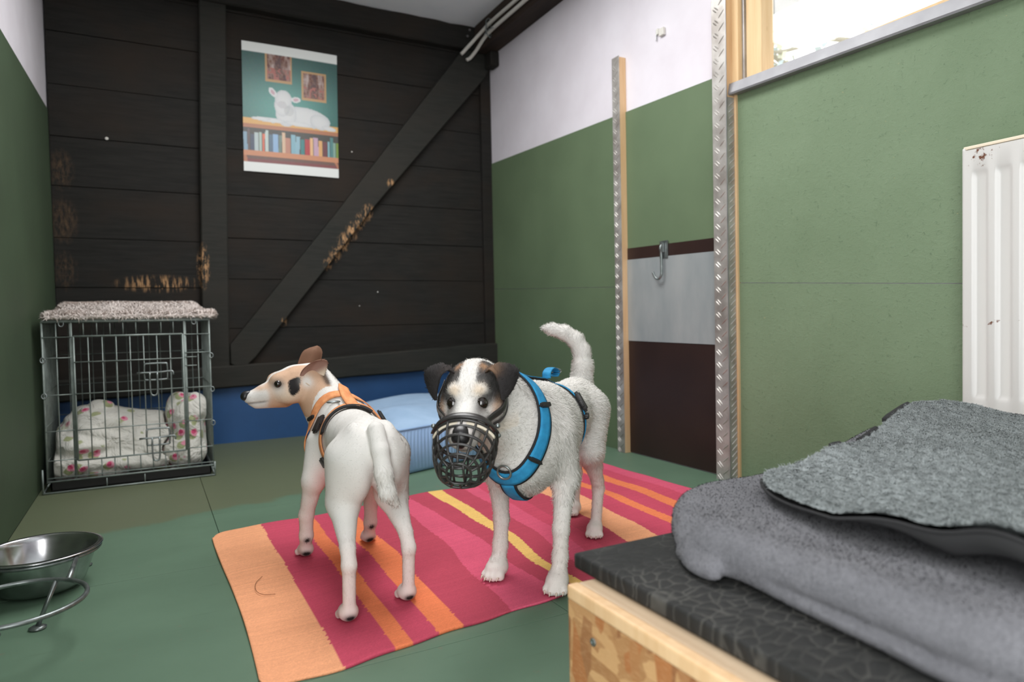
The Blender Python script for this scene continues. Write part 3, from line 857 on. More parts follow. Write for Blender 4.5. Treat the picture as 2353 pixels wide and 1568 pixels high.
# ================================================================== dog crate
def crate():
    x0, x1, y0, y1, z1 = -0.352, 0.222, 3.08, 3.52, 0.648
    t = empty('wire_crate', ((x0 + x1) / 2, (y0 + y1) / 2, 0))
    r, R = 0.0020, 0.0034
    def wires(name, segs, rad=r, parent=None, thick=()):
        mb = MB()
        for s in segs: mb.tube(s, rad, 6)
        for s in thick: mb.tube(s, R, 8)
        return mb.build(name, M['wire'], parent or t, True)
    yf = y0
    V = lambda x, a, b, y=yf: [(x, y, a), (x, y, b)]
    H = lambda z, a, b, y=yf - 0.003: [(a, y, z), (b, y, z)]
    dx0, dx1, dzb, dzt = -0.252, 0.122, 0.118, 0.592
    vs = np.linspace(x0, x1, 14)
    seg = []
    for x in vs[1:-1]:
        if dx0 - 0.005 < x < dx1 + 0.005: seg += [V(x, dzt + 0.005, z1), V(x, 0.045, dzb - 0.005)]
        else: seg.append(V(x, 0.045, z1))
    for z in (0.59, 0.512, 0.372, 0.235, 0.124, 0.058):
        if z > 0.588 or z < 0.12: seg.append(H(z, x0, x1))
        else: seg += [H(z, x0, dx0 - 0.006), H(z + (0.0 if z < 0.5 else 0.003), dx1 + 0.006, x1)]
    seg += [H(0.497, dx1, dx1 + 0.05), H(0.462, dx1, dx1 + 0.05)]
    wires('front_panel', seg, thick=[V(x0, 0.04, z1), V(x1, 0.04, z1), H(z1, x0, x1), H(0.045, x0, x1), V(dx0 - 0.007, 0.05, z1, y0 - 0.001), V(dx1 + 0.007, 0.05, z1, y0 - 0.001)])
    dseg = [V(x, dzb, dzt, yf - 0.008) for x in np.linspace(dx0, dx1, 9)[1:-1]] + [H(z, dx0, dx1, yf - 0.011) for z in (0.494, 0.373, 0.234)]
    dr = wires('crate_door', dseg, thick=[V(dx0, dzb, dzt, yf - 0.008), V(dx1, dzb, dzt, yf - 0.008), H(dzt, dx0, dx1, yf - 0.008), H(dzb, dx0, dx1, yf - 0.008)])
    for zc in (0.445, 0.185):
        mb = MB()
        xa, xb, yl = -0.018, 0.062, yf - 0.020
        ring = [(xa + 0.008, yl, zc - 0.032), (xb - 0.008, yl, zc - 0.032), (xb, yl, zc - 0.024), (xb, yl, zc + 0.024), (xb - 0.008, yl, zc + 0.032), (xa + 0.008, yl, zc + 0.032), (xa, yl, zc + 0.024), (xa, yl, zc - 0.024)]
        mb.tube(catmull(ring, 3, True), 0.0036, 8, closed=True)
        mb.tube(catmull([(-0.045, yl - 0.004, zc - 0.003), (0.03, yl - 0.004, zc - 0.003), (0.07, yl - 0.004, zc), (0.082, yl - 0.005, zc - 0.003), (0.083, yl - 0.006, zc - 0.016)], 4), 0.0036, 8)
        mb.tube(catmull([(0.0, yl - 0.006, zc - 0.003), (0.0, yl - 0.008, zc - 0.06), (0.003, yl - 0.009, zc - 0.088), (0.013, yl - 0.010, zc - 0.094), (0.023, yl - 0.009, zc - 0.088), (0.026, yl - 0.008, zc - 0.06), (0.026, yl - 0.006, zc - 0.003)], 4), 0.0034, 8)
        mb.build('latch', M['zinc'], dr, True)
    for x in (x0, x1):
        seg = [[(x, y, 0.03), (x, y, z1)] for y in np.linspace(y0, y1, 18)[1:-1]] + [[(x, y0, z), (x, y1, z)] for z in (0.12, 0.25, 0.38, 0.51)]
        wires('side_panel', seg, thick=[[(x, y0, z1), (x, y1, z1)], [(x, y0, 0.03), (x, y1, 0.03)]])
    wires('back_panel', [V(x, 0.03, z1, y1) for x in vs] + [H(z, x0, x1, y1) for z in (0.12, 0.25, 0.38, 0.51)], thick=[H(z1, x0, x1, y1), H(0.03, x0, x1, y1), V(x0, 0.01, z1, y1), V(x1, 0.01, z1, y1)])
    wires('top_panel', [[(x, y0, z1 + 0.002), (x, y1, z1 + 0.002)] for x in vs] + [[(x0, y, z1 + 0.005), (x1, y, z1 + 0.005)] for y in np.linspace(y0, y1, 8)])
    a, b = x0 - 0.014, x1 + 0.004
    wires('base_rail', [[(-0.16, y0 - 0.012, 0.005), (-0.16, y0 - 0.012, 0.04)], [(-0.03, y0 - 0.012, 0.005), (-0.03, y0 - 0.012, 0.04)]], thick=[[(a, y0 - 0.012, 0.005), (b, y0 - 0.012, 0.005)], [(a, y1 + 0.004, 0.005), (b, y1 + 0.004, 0.005)], [(a, y0 - 0.012, 0.005), (a, y1, 0.005)], [(b, y0 - 0.012, 0.005), (b, y1, 0.005)], [(a, y0 - 0.012, 0.005), (a, y0 - 0.012, 0.095)], [(b, y0 - 0.012, 0.005), (b, y0 - 0.012, 0.06)]])
    for x, z in ((-0.29, 0.64), (0.165, 0.64), (x0, 0.505), (x0, 0.37), (x1 + 0.004, 0.50), (x1 + 0.004, 0.36), (x1 + 0.003, 0.22)):
        MB().tube([(x + 0.008 * math.cos(q), yf - 0.004 + 0.002 * math.sin(q), z + 0.010 * math.sin(q)) for q in np.linspace(0, 6.28, 12, endpoint=False)], 0.0022, 6, closed=True).build('clip_ring', M['zinc'], t, True)
    tr = MB().box((x0 + 0.008, y0 + 0.006, 0.008), (x1 - 0.008, y1 - 0.006, 0.014), 0.002)
    for lo, hi in (((x0 + 0.008, y0 + 0.006, 0.01), (x1 - 0.008, y0 + 0.012, 0.042)), ((x0 + 0.008, y1 - 0.012, 0.01), (x1 - 0.008, y1 - 0.006, 0.042)), ((x0 + 0.008, y0 + 0.006, 0.01), (x0 + 0.014, y1 - 0.006, 0.042)), ((x1 - 0.014, y0 + 0.006, 0.01), (x1 - 0.008, y1 - 0.006, 0.042))): tr.box(lo, hi, 0.001)
    tr.build('floor_tray', M['tray'], t)
    tag(t, 'grey wire dog crate with hinged front door in the left corner', 'dog crate')
crate()
# ================================================================== sculpting: smooth unions of blobs turned into one skin
class Sculpt:
    def __init__(self, lo, hi, h):
        self.h = h
        self.lo = np.array(lo, np.float32)
        self.n = np.ceil((np.array(hi) - np.array(lo)) / h).astype(int) + 1
        self.F = np.full(tuple(self.n), 1.0, np.float32)
    def _sub(self, lo, hi):
        a = np.clip(np.floor((np.array(lo) - self.lo) / self.h).astype(int), 0, self.n)
        b = np.clip(np.ceil((np.array(hi) - self.lo) / self.h).astype(int) + 1, 0, self.n)
        ax = [self.lo[i] + self.h * np.arange(a[i], b[i], dtype=np.float32) for i in range(3)]
        sl = tuple(slice(a[i], b[i]) for i in range(3))
        G = np.stack(np.meshgrid(*ax, indexing='ij'), -1)
        return sl, G
    def _join(self, sl, d, k):
        cur = self.F[sl]
        if k <= 0: self.F[sl] = np.minimum(cur, d); return
        hh = np.clip(0.5 + 0.5 * (cur - d) / k, 0, 1)
        self.F[sl] = cur * (1 - hh) + d * hh - k * hh * (1 - hh)
    def cone(self, a, ra, b, rb, k=0.02, squash=None):
        """tapered capsule; squash=(axis, factor) flattens it along a direction"""
        a, b = np.array(a, np.float32), np.array(b, np.float32)
        m = max(ra, rb) * (max(1, squash[1]) if squash else 1) + k + 2 * self.h + 0.01
        sl, G = self._sub(np.minimum(a, b) - m, np.maximum(a, b) + m)
        if G.size == 0: return self
        ab = b - a
        P = G - a
        if squash is not None:
            ax = np.array(squash[0], np.float32); ax /= np.linalg.norm(ax)
            t = np.clip((P @ ab) / (ab @ ab + 1e-9), 0, 1)
            Q = P - t[..., None] * ab
            al = Q @ ax
            Q = Q + ((al / squash[1] - al)[..., None]) * ax
            d = np.linalg.norm(Q, axis=-1) - (ra + (rb - ra) * t)
            if squash[1] < 1: d = d * max(squash[1], 0.4)
        else:
            t = np.clip((P @ ab) / (ab @ ab + 1e-9), 0, 1)
            d = np.linalg.norm(P - t[..., None] * ab, axis=-1) - (ra + (rb - ra) * t)
        self._join(sl, d, k)
        return self
    def ell(self, c, r, k=0.02, R=None):
        """ellipsoid with radii r along the columns of R"""
        c, r = np.array(c, np.float32), np.array(r, np.float32)
        m = r.max() + k + 2 * self.h + 0.01
        sl, G = self._sub(c - m, c + m)
        if G.size == 0: return self
        P = G - c
        if R is not None: P = P @ np.array(R, np.float32)
        q = np.linalg.norm(P / r, axis=-1)
        g = np.linalg.norm(P / (r * r), axis=-1) + 1e-6
        d = q * (q - 1.0) / g
        d = np.where(q < 1e-3, -r.min(), d)
        self._join(sl, d, k)
        return self
    def displace(self, fn):
        sl, G = self._sub(self.lo, self.lo + self.h * self.n)
        self.F = self.F + fn(G).astype(np.float32)
        return self
    def skin(self, smooth=2):
        F, h = self.F, self.h
        n = F.shape
        acc = np.zeros(n + (3,), np.float32); cnt = np.zeros(n, np.float32)
        ins = F < 0
        edges = []
        for ax in range(3):
            s0 = [slice(None)] * 3; s1 = [slice(None)] * 3
            s0[ax] = slice(0, -1); s1[ax] = slice(1, None)
            A, B = F[tuple(s0)], F[tuple(s1)]
            cr = ins[tuple(s0)] != ins[tuple(s1)]
            I = np.argwhere(cr)
            fa, fb = A[cr], B[cr]
            t = fa / (fa - fb)
            P = I.astype(np.float32); P[:, ax] += t
            o = [i for i in range(3) if i != ax]
            for da in (0, -1):
                for db in (0, -1):
                    J = I.copy(); J[:, o[0]] += da; J[:, o[1]] += db
                    np.add.at(acc, tuple(J.T), P); np.add.at(cnt, tuple(J.T), 1)
            edges.append((ax, I, fa < 0))
        cells = np.argwhere(cnt > 0)
        vid = np.full(n, -1, np.int64); vid[tuple(cells.T)] = np.arange(len(cells))
        V = acc[tuple(cells.T)] / cnt[tuple(cells.T)][:, None]
        V = self.lo + V * h
        Q = []
        for ax, I, neg in edges:
            o1, o2 = (ax + 1) % 3, (ax + 2) % 3
            def cell(d1, d2):
                J = I.copy(); J[:, o1] += d1; J[:, o2] += d2
                return vid[tuple(J.T)]
            q = np.stack([cell(-1, -1), cell(0, -1), cell(0, 0), cell(-1, 0)], 1)
            q[~neg] = q[~neg][:, ::-1]
            Q.append(q)
        Q = np.concatenate(Q)
        Q = Q[(Q >= 0).all(1)]
        return laplacian(V, Q, smooth), Q

def laplacian(V, Q, it=2, lam=0.5):
    E = np.concatenate([Q[:, [i, (i + 1) % Q.shape[1]]] for i in range(Q.shape[1])])
    E = np.concatenate([E, E[:, ::-1]])
    for _ in range(it):
        s = np.zeros_like(V); c = np.zeros(len(V), V.dtype)
        np.add.at(s, E[:, 0], V[E[:, 1]]); np.add.at(c, E[:, 0], 1)
        V = V + lam * (s / np.maximum(c, 1)[:, None] - V)
    return V

def vnormals(V, Q):
    a, b, c = V[Q[:, 0]], V[Q[:, 1]], V[Q[:, 2]]
    fn = np.cross(b - a, c - a)
    if Q.shape[1] == 4: fn = fn + np.cross(c - a, V[Q[:, 3]] - a)
    n = np.zeros_like(V)
    for i in range(Q.shape[1]): np.add.at(n, Q[:, i], fn)
    return n / (np.linalg.norm(n, axis=1)[:, None] + 1e-12)

def fur(name, V, Q, cols, count, length, width, flow, mat_, parent, lift=0.35, seed=1, weight=None, jitter=0.35, vary=0.08, curl=0.0, nj=0.14):
    """short hairs standing on a skin: thin blades that follow the coat's direction"""
    r = np.random.default_rng(seed)
    Tt = np.concatenate([Q[:, [0, 1, 2]], Q[:, [0, 2, 3]]]) if Q.shape[1] == 4 else Q
    A = np.linalg.norm(np.cross(V[Tt[:, 1]] - V[Tt[:, 0]], V[Tt[:, 2]] - V[Tt[:, 0]]), axis=1)
    if weight is not None: A = A * weight[Tt].mean(1)
    pick = r.choice(len(Tt), count, p=A / A.sum())
    u, v = r.random(count), r.random(count)
    fl_ = u + v > 1
    u[fl_], v[fl_] = 1 - u[fl_], 1 - v[fl_]
    w = np.stack([1 - u - v, u, v], 1)
    tri = Tt[pick]
    P = (V[tri] * w[..., None]).sum(1)
    Nn = vnormals(V, Q)
    Nv = (Nn[tri] * w[..., None]).sum(1); Nv /= np.linalg.norm(Nv, axis=1)[:, None] + 1e-9
    C = (cols[tri] * w[..., None]).sum(1) * (1 + r.normal(0, vary, (count, 1)))
    L = length(P) if callable(length) else np.full(count, length)
    L = L * r.uniform(0.6, 1.25, count)
    D = flow(P, Nv)
    D = D + r.normal(0, jitter, (count, 3))
    D = D - (D * Nv).sum(1)[:, None] * Nv
    D /= np.linalg.norm(D, axis=1)[:, None] + 1e-9
    D1 = D + Nv * lift; D1 /= np.linalg.norm(D1, axis=1)[:, None]
    D2 = D + Nv * (lift * (0.35 - curl)); D2 /= np.linalg.norm(D2, axis=1)[:, None]
    B = np.cross(D1, Nv); B /= np.linalg.norm(B, axis=1)[:, None] + 1e-9
    P = P - Nv * 0.0008
    mid = P + D1 * (L * 0.55)[:, None]
    tip = mid + D2 * (L * 0.5)[:, None]
    hw = width / 2
    VV = np.stack([P - B * hw, P + B * hw, mid - B * hw * 0.8, mid + B * hw * 0.8, tip], 1).reshape(-1, 3)
    base = (np.arange(count) * 5)[:, None]
    me = bpy.data.meshes.new(name)
    nv = len(VV)
    loops = np.concatenate([base + np.array([[0, 1, 3, 2]]), base + np.array([[2, 3, 4]])], 1).ravel()
    me.vertices.add(nv); me.vertices.foreach_set('co', VV.astype(np.float32).ravel())
    me.loops.add(len(loops)); me.loops.foreach_set('vertex_index', loops.astype(np.int32))
    me.polygons.add(count * 2)
    ls = (np.arange(count) * 7)[:, None] + np.array([[0, 4]])
    me.polygons.foreach_set('loop_start', ls.ravel().astype(np.int32))
    me.update(calc_edges=True)
    at = me.color_attributes.new('Col', 'FLOAT_COLOR', 'POINT')
    cc = np.ones((nv, 4), np.float32); cc[:, :3] = np.clip(np.repeat(C, 5, 0), 0.003, 1)
    at.data.foreach_set('color', cc.ravel())
    nrm = Nv * 0.92 + r.normal(0, nj, Nv.shape); nrm /= np.linalg.norm(nrm, axis=1)[:, None]
    me.polygons.foreach_set('use_smooth', [True] * len(me.polygons))
    me.normals_split_custom_set_from_vertices(np.repeat(nrm, 5, 0).tolist())
    o = link(name, me, mat_, parent)
    o['kind'] = 'stuff'
    return o

def gnoise(P, s, seed=0):
    """cheap smooth noise made of sines"""
    r = np.random.default_rng(seed)
    out = 0
    for _ in range(5):
        k = r.normal(0, 1, 3); k = k / np.linalg.norm(k) * s * r.uniform(0.6, 1.5)
        out = out + np.sin(P @ k + r.uniform(0, 6.28))
    return out / 5

FUR = vcol_mat('animal_hair', 0.75, 0.15)
FLEECE = vcol_mat('fleece_pile', 0.95, 0.05)

# ================================================================== wooden bed platform, rubber mat, plush cushion, curly fleece
def osb():
    m, t, b = nt('bare_strand_board')
    v1 = N(t, 'ShaderNodeTexVoronoi', feature='F1'); v1.inputs['Scale'].default_value = 1.0
    vec = coords(t, 'World', (1, 18, 56), (0.5, 0, 0))
    nn = noise(t, coords(t, 'World'), 14, 3)
    add = N(t, 'ShaderNodeVectorMath', operation='ADD')
    t.links.new(vec, add.inputs[0]); sc = N(t, 'ShaderNodeVectorMath', operation='SCALE'); sc.inputs[3].default_value = 1.6
    cx = N(t, 'ShaderNodeCombineXYZ'); t.links.new(nn, cx.inputs[1]); t.links.new(nn, cx.inputs[2])
    t.links.new(cx.outputs[0], sc.inputs[0]); t.links.new(sc.outputs[0], add.inputs[1]); t.links.new(add.outputs[0], v1.inputs['Vector'])
    v2 = N(t, 'ShaderNodeTexVoronoi', feature='F1'); t.links.new(coords(t, 'World', (1, 50, 15), (-0.75, 0, 0)), v2.inputs['Vector']); v2.inputs['Scale'].default_value = 1.0
    sx = N(t, 'ShaderNodeSeparateColor'); t.links.new(v1.outputs['Color'], sx.inputs[0])
    sy = N(t, 'ShaderNodeSeparateColor'); t.links.new(v2.outputs['Color'], sy.inputs[0])
    g = noise(t, coords(t, 'World', (1, 20, 90), (0.45, 0, 0)), 4, 5)
    c = mix(t, sx.outputs[0], srgb(158, 112, 70), srgb(196, 154, 106))
    c = mix(t, ramp(t, sy.outputs[1], 0.6, 0.8), c, srgb(164, 106, 62))
    c = mix(t, ramp(t, sy.outputs[2], 0.80, 0.86), c, srgb(140, 92, 56))
    c = mix(t, math_(t, 'MULTIPLY', ramp(t, g, 0.5, 0.75), 0.4), c, srgb(206, 168, 124))
    t.links.new(c, b.inputs['Base Color'])
    b.inputs['Roughness'].default_value = 0.6
    bump(t, b, math_(t, 'ADD', v1.outputs['Distance'], g), 0.3, 0.002)
    return m
def platform():
    t = empty('bed_platform', (1.1, 0.2, 0))
    x0, x1, y0, y1, zt = 0.497, 1.72, -0.45, 0.785, 0.255
    M['osb'] = osb()
    MB().box((x0, y0, 0.0), (x0 + 0.016, y1, 0.236), 0.001).build('side_board', M['osb'], t)
    MB().box((x0 + 0.0165, y1 - 0.016, 0.0), (x1, y1, 0.236), 0.001).build('end_board', M['osb'], t)
    MB().box((x1 - 0.016, y0, 0.0), (x1, y1 - 0.017, 0.236), 0.001).build('side_board', M['osb'], t)
    MB().box((x0 - 0.001, y0, 0.2365), (x0 + 0.017, y1 + 0.001, 0.256), 0.003).build('edge_batten', M['pine'], t)
    MB().box((x0 + 0.0175, y0, 0.2365), (x0 + 0.08, y1 + 0.001, zt), 0.003).build('top_batten', M['pine_box'], t)
    MB().box((x0 + 0.081, y0, 0.2365), (x1, y1, zt - 0.001), 0.002).build('top_board', M['pine_box'], t)
    s = MB().lathe([(0, 0.0016), (0.0018, 0.0014), (0.0024, 0.002), (0.005, 0.002), (0.0055, 0.0)], (0, 0, 0), 14).build('screw', M['zinc'], t)
    s.matrix_parent_inverse = world_of(t).inverted(); s.matrix_basis = Matrix.Translation((x0 - 0.0003, 0.725, 0.20)) @ Matrix.Rotation(-math.pi / 2, 4, 'Y')
    tag(t, 'low wooden bed platform of bare strand board in the right foreground', 'platform')

    # rubber mat
    m, tt, b = nt('black_rubber')
    vo = N(tt, 'ShaderNodeTexVoronoi', feature='DISTANCE_TO_EDGE'); vo.inputs['Scale'].default_value = 52
    nn = noise(tt, coords(tt, 'World'), 18, 2)
    vec = coords(tt, 'World', (0.8, 1.15, 0.02))
    mv = N(tt, 'ShaderNodeMix', data_type='VECTOR'); mv.inputs[0].default_value = 0.03
    cx = N(tt, 'ShaderNodeCombineXYZ'); tt.links.new(nn, cx.inputs[0]); tt.links.new(nn, cx.inputs[1])
    tt.links.new(vec, mv.inputs[4]); tt.links.new(cx.outputs[0], mv.inputs[5]); tt.links.new(mv.outputs[1], vo.inputs['Vector'])
    crk = ramp(tt, vo.outputs['Distance'], 0.0, 0.085, (1, 1, 1, 1), (0, 0, 0, 1))
    dust = noise(tt, coords(tt, 'World'), 9, 5)
    c = mix(tt, ramp(tt, dust, 0.35, 0.7), srgb(31, 32, 31), srgb(40, 40, 39))
    c = mix(tt, math_(tt, 'MULTIPLY', crk, ramp(tt, dust, 0.38, 0.62)), c, srgb(76, 75, 71))
    sp = noise(tt, coords(tt, 'World'), 75, 2)
    c = mix(tt, ramp(tt, sp, 0.79, 0.81), c, srgb(200, 198, 190))
    tt.links.new(c, b.inputs['Base Color'])
    b.inputs['Roughness'].default_value = 0.72
    b.inputs['Specular IOR Level'].default_value = 0.3
    bump(tt, b, vo.outputs['Distance'], 0.5, 0.006)
    o = MB().box((0.537, -0.42, 0.2565), (1.70, 0.832, 0.279), 0.005).build('rubber_mat', m, None, angle=60)
    tag(o, 'black crackle-textured rubber mat on the wooden platform', 'mat')

    # plush cushion
    m, tt, b = nt('grey_plush')
    n1 = noise(tt, coords(tt, 'World'), 9, 5, 0.6)
    n2 = noise(tt, coords(tt, 'World', (1, 1, 1)), 260, 3, 0.7)
    c = mix(tt, ramp(tt, n1, 0.3, 0.7), srgb(97, 97, 101), srgb(115, 115, 119))
    c = mix(tt, 0.5, c, ramp(tt, n2, 0.3, 0.7, (0.6, 0.6, 0.6, 1), (1.15, 1.15, 1.15, 1)), 'MULTIPLY')
    tt.links.new(c, b.inputs['Base Color'])
    b.inputs['Roughness'].default_value = 1.0
    b.inputs['Specular IOR Level'].default_value = 0.05
    b.inputs['Sheen Weight'].default_value = 0.08
    b.inputs['Sheen Roughness'].default_value = 0.6
    bump(tt, b, n2, 0.5, 0.002)
    sc = Sculpt((0.55, -0.42, 0.265), (1.72, 0.98, 0.52), 0.0075)
    # rounded slab: distance to a rounded rectangle with sagging edges
    sl, G = sc._sub(sc.lo, sc.lo + sc.h * sc.n)
    def cushion(G):
        x, y, z = G[..., 0], G[..., 1], G[..., 2]
        # plan outline, heavily rounded at the near-left corner
        left = 0.628 + 0.006 * np.sin(y * 14)
        far = 0.840 + 0.12 * np.clip(x - 1.05, 0, 0.5) + 0.006 * np.sin(x * 17)
        qx, qy = np.maximum(left + 0.19 - x, x - 1.49), np.maximum(y - (far - 0.19), -0.2 - y)
        d2 = np.hypot(np.maximum(qx, 0), np.maximum(qy, 0)) + np.minimum(np.maximum(qx, qy), 0) - 0.19
        top = 0.352 + 0.046 * np.clip((x - 0.88) / 0.36, 0, 1) ** 1.3 * np.clip((y - 0.50) / 0.28, 0, 1) + 0.010 * np.sin(x * 9 + 1) * np.sin(y * 8) + 0.005 * gnoise(G * np.array([1, 1, 0.2]), 26, 3)
        mid, hh = (top + 0.279) / 2, (top - 0.279) / 2
        qz = np.abs(z - mid) - hh
        rr = 0.034
        q1, q2 = d2 + rr, qz + rr
        return np.hypot(np.maximum(q1, 0), np.maximum(q2, 0)) + np.minimum(np.maximum(q1, q2), 0) - rr
    d = cushion(G)
    # folds in the cover near the corner and a crease along the near edge
    x, y, z = G[..., 0], G[..., 1], G[..., 2]
    w = np.exp(-(((x - 0.66) / 0.09) ** 2 + ((y - 0.74) / 0.09) ** 2))
    d = d + 0.008 * w * gnoise(G, 55, 18) + 0.006 * w * gnoise(G, 95, 19) + 0.003 * w * gnoise(G, 170, 8) + 0.0025 * gnoise(G, 45, 20)
    zc = 0.303 + 0.010 * (0.5 - y)
    edge = np.exp(-((z - zc) / 0.005) ** 2) * np.clip((0.62 - y) / 0.15, 0, 1) * (x < 0.72)
    d = d + 0.011 * edge - 0.006 * np.clip((zc - z) / 0.01, 0, 1) * np.clip((0.62 - y) / 0.15, 0, 1) * (x < 0.72)
    sc.F = d.astype(np.float32)
    sc.cone((0.625, 0.640, 0.293), 0.012, (0.640, 0.695, 0.294), 0.016, 0.005).cone((0.640, 0.695, 0.294), 0.016, (0.664, 0.735, 0.296), 0.013, 0.006).ell((0.632, 0.668, 0.290), (0.017, 0.030, 0.010), 0.008).ell((0.645, 0.715, 0.290), (0.012, 0.018, 0.010), 0.006)
    V, Q = sc.skin(2)
    V[:, 2] = np.maximum(V[:, 2], 0.2805)
    o = pydata('plush_cushion', V, Q, m)
    tag(o, 'flat grey plush cushion lying on the black rubber mat', 'cushion')
    cvh = BVHTree.FromPolygons([Vector(p) for p in V], [list(map(int, q)) for q in Q])
    cc = np.tile(np.array(srgb(109, 109, 113)[:3]), (len(V), 1)) * (1 + 0.14 * gnoise(V, 40, 5))[:, None]
    wgt = ((V[:, 1] > 0.05) & (V[:, 2] > 0.284)).astype(float)
    fur('pile', V, Q, cc, 80000, 0.0040, 0.0010, lambda P, n: np.stack([-0.7 + 0.25 * gnoise(P, 22, 2), -0.3 + 0.25 * gnoise(P, 22, 4), -0.3 + 0 * P[:, 0]], 1), FLEECE, o, 1.3, 4, wgt, 0.6, 0.09)

    # curly fleece laid over it
    nearb = catmull([(0.850, 0.752), (0.808, 0.725), (0.768, 0.668), (0.742, 0.585), (0.732, 0.52), (0.738, 0.46), (0.722, 0.39), (0.702, 0.32), (0.69, 0.2), (0.70, 0.0), (0.70, -0.3)], 12)
    farb = catmull([(0.850, 0.752), (0.93, 0.748), (1.0, 0.745), (1.06, 0.758), (1.12, 0.768), (1.20, 0.788), (1.30, 0.822), (1.40, 0.848), (1.48, 0.84), (1.52, 0.76), (1.53, -0.3)], 12)
    nb, fb = np.array(nearb), np.array(farb)
    nu, nv = len(nb), 150
    s = np.linspace(0, 1, nv)[None, :, None]
    XY = nb[:, None, :] * (1 - s) + fb[:, None, :] * s
    Z = np.zeros((nu, nv))
    for i in range(nu):
        for j in range(nv):
            hit = cvh.ray_cast(Vector((XY[i, j, 0], XY[i, j, 1], 0.6)), Vector((0, 0, -1)))
            Z[i, j] = hit[0].z if hit[0] else 0.33
    P3 = np.dstack([XY, Z])
    for _ in range(25):
        Zp = Z.copy(); Zp[1:-1, 1:-1] = (Z[:-2, 1:-1] + Z[2:, 1:-1] + Z[1:-1, :-2] + Z[1:-1, 2:]) / 4
        Z = np.maximum(Zp, P3[..., 2])
    flat = np.dstack([XY, 0 * Z])
    Z = Z + 0.006
    # ripples and a lifted near edge showing the dark backing
    se = s[..., 0] * np.linalg.norm(fb - nb, axis=1)[:, None]
    lift = 0.034 * np.exp(-(se / 0.07) ** 2) * (0.12 + 0.88 * np.clip((0.55 - XY[..., 1]) / 0.12, 0, 1) * (0.75 + 0.25 * np.sin(XY[..., 1] * 40)))
    Z = Z + lift + 0.006 * (1 + gnoise(flat, 17, 21)) + 0.004 * (1 + gnoise(flat, 38, 22))
    Z = Z + 0.006 * np.exp(-(((XY[..., 0] - 1.36) / 0.16) ** 2 + ((XY[..., 1] - 0.84) / 0.07) ** 2)) + 0.010 * np.exp(-(((XY[..., 0] - 1.0) / 0.05) ** 2 + ((XY[..., 1] - 0.74) / 0.03) ** 2))
    top = np.dstack([XY, Z + 0.009 + 0.0022 * gnoise(flat, 330, 31) + 0.0016 * gnoise(flat, 560, 32)]).reshape(-1, 3)
    bot = np.dstack([XY, Z]).reshape(-1, 3)
    idx = np.arange(nu * nv).reshape(nu, nv)
    ft = np.stack([idx[:-1, :-1], idx[1:, :-1], idx[1:, 1:], idx[:-1, 1:]], -1).reshape(-1, 4)
    nrm = np.cross(top[ft[200, 1]] - top[ft[200, 0]], top[ft[200, 2]] - top[ft[200, 0]])
    if nrm[2] < 0: ft = ft[:, ::-1]
    fo = empty('fleece_blanket', (1.1, 0.3, 0.37))
    cl = np.array(srgb(138, 144, 144)[:3]) * (1 + 0.26 * gnoise(top, 420, 33) + 0.12 * gnoise(top, 60, 34))[:, None]
    pt = pydata('curly_pile', top, ft, FLEECE, fo, True, np.clip(cl, 0.02, 1))
    near = top[:, 1] > 0.0
    fur('pile_curls', top, ft, np.clip(cl, 0.02, 1), 150000, 0.0075, 0.0012, lambda P, n: np.stack([gnoise(P, 300, 41), gnoise(P, 300, 42), 0 * P[:, 0]], 1), FLEECE, pt, 0.8, 9, near.astype(float) + 0.001, 0.45, 0.16, 0.5)
    bk = mat('dark_backing_cloth', srgb(38, 38, 39), 0.9)
    n0 = len(bot)
    rim = list(idx[:, 0])
    sk = MB()
    # backing slightly proud of the pile along the open edge
    bot2 = bot.copy()
    fbk = ft[:, ::-1]
    pydata('backing', bot2, fbk, bk, fo)
    MB().tube([tuple(bot[i] + np.array([-0.003, 0, 0.002])) for i in rim[::2]], 0.0022, 6, flat=1.0).build('hem', bk, fo, True)
    sv, sf = [], []
    for i in rim:
        p = bot[i]; w_ = float(np.clip((0.53 - p[1]) / 0.12, 0, 1))
        sv += [tuple(p + np.array([-0.003, 0, 0.001])), tuple(p + np.array([0.002 - 0.010 * w_, 0, -0.010 * w_ - 0.001])), tuple(p + np.array([0.012, 0, -0.022 * w_ - 0.002]))]
    for q_ in range(len(rim) - 1):
        for e_ in range(2): sf.append([q_ * 3 + e_, q_ * 3 + 3 + e_, q_ * 3 + 4 + e_, q_ * 3 + 1 + e_])
    pydata('backing_edge', sv, sf, bk, fo)
    tape = [i for i in idx[:, -1]][14:100]
    for a, b_ in ((10, 16), (30, 42), (48, 66)):
        pts = [bot[i] + np.array([-0.002, 0.004, 0.006]) for i in tape[a:b_]]
        MB().tube([tuple(p) for p in pts], 0.007, 6).build('binding', bk, fo, True)
    def flap(k, dx, dy, w_, h_, name, m_, rot):
        q = bot[tape[k]]
        x_, y_ = q[0] + dx, q[1] + dy
        z_ = cvh.ray_cast(Vector((x_, y_, 0.6)), Vector((0, 0, -1)))[0].z + 0.012
        MB().box((-w_ / 2, -h_ / 2, -0.0008), (w_ / 2, h_ / 2, 0.0008), 0.0004, Matrix.Translation((x_, y_, z_)) @ Matrix.Rotation(rot, 4, 'Z') @ Matrix.Rotation(0.35, 4, 'X')).build(name, m_, fo)
    flap(24, -0.004, 0.016, 0.020, 0.024, 'sewn_label', M['cable'], 0.25)
    flap(19, -0.004, 0.016, 0.024, 0.030, 'fabric_tab', bk, 0.3)
    tag(fo, 'light grey curly fleece blanket with dark backing spread over the plush cushion', 'blanket')
platform()

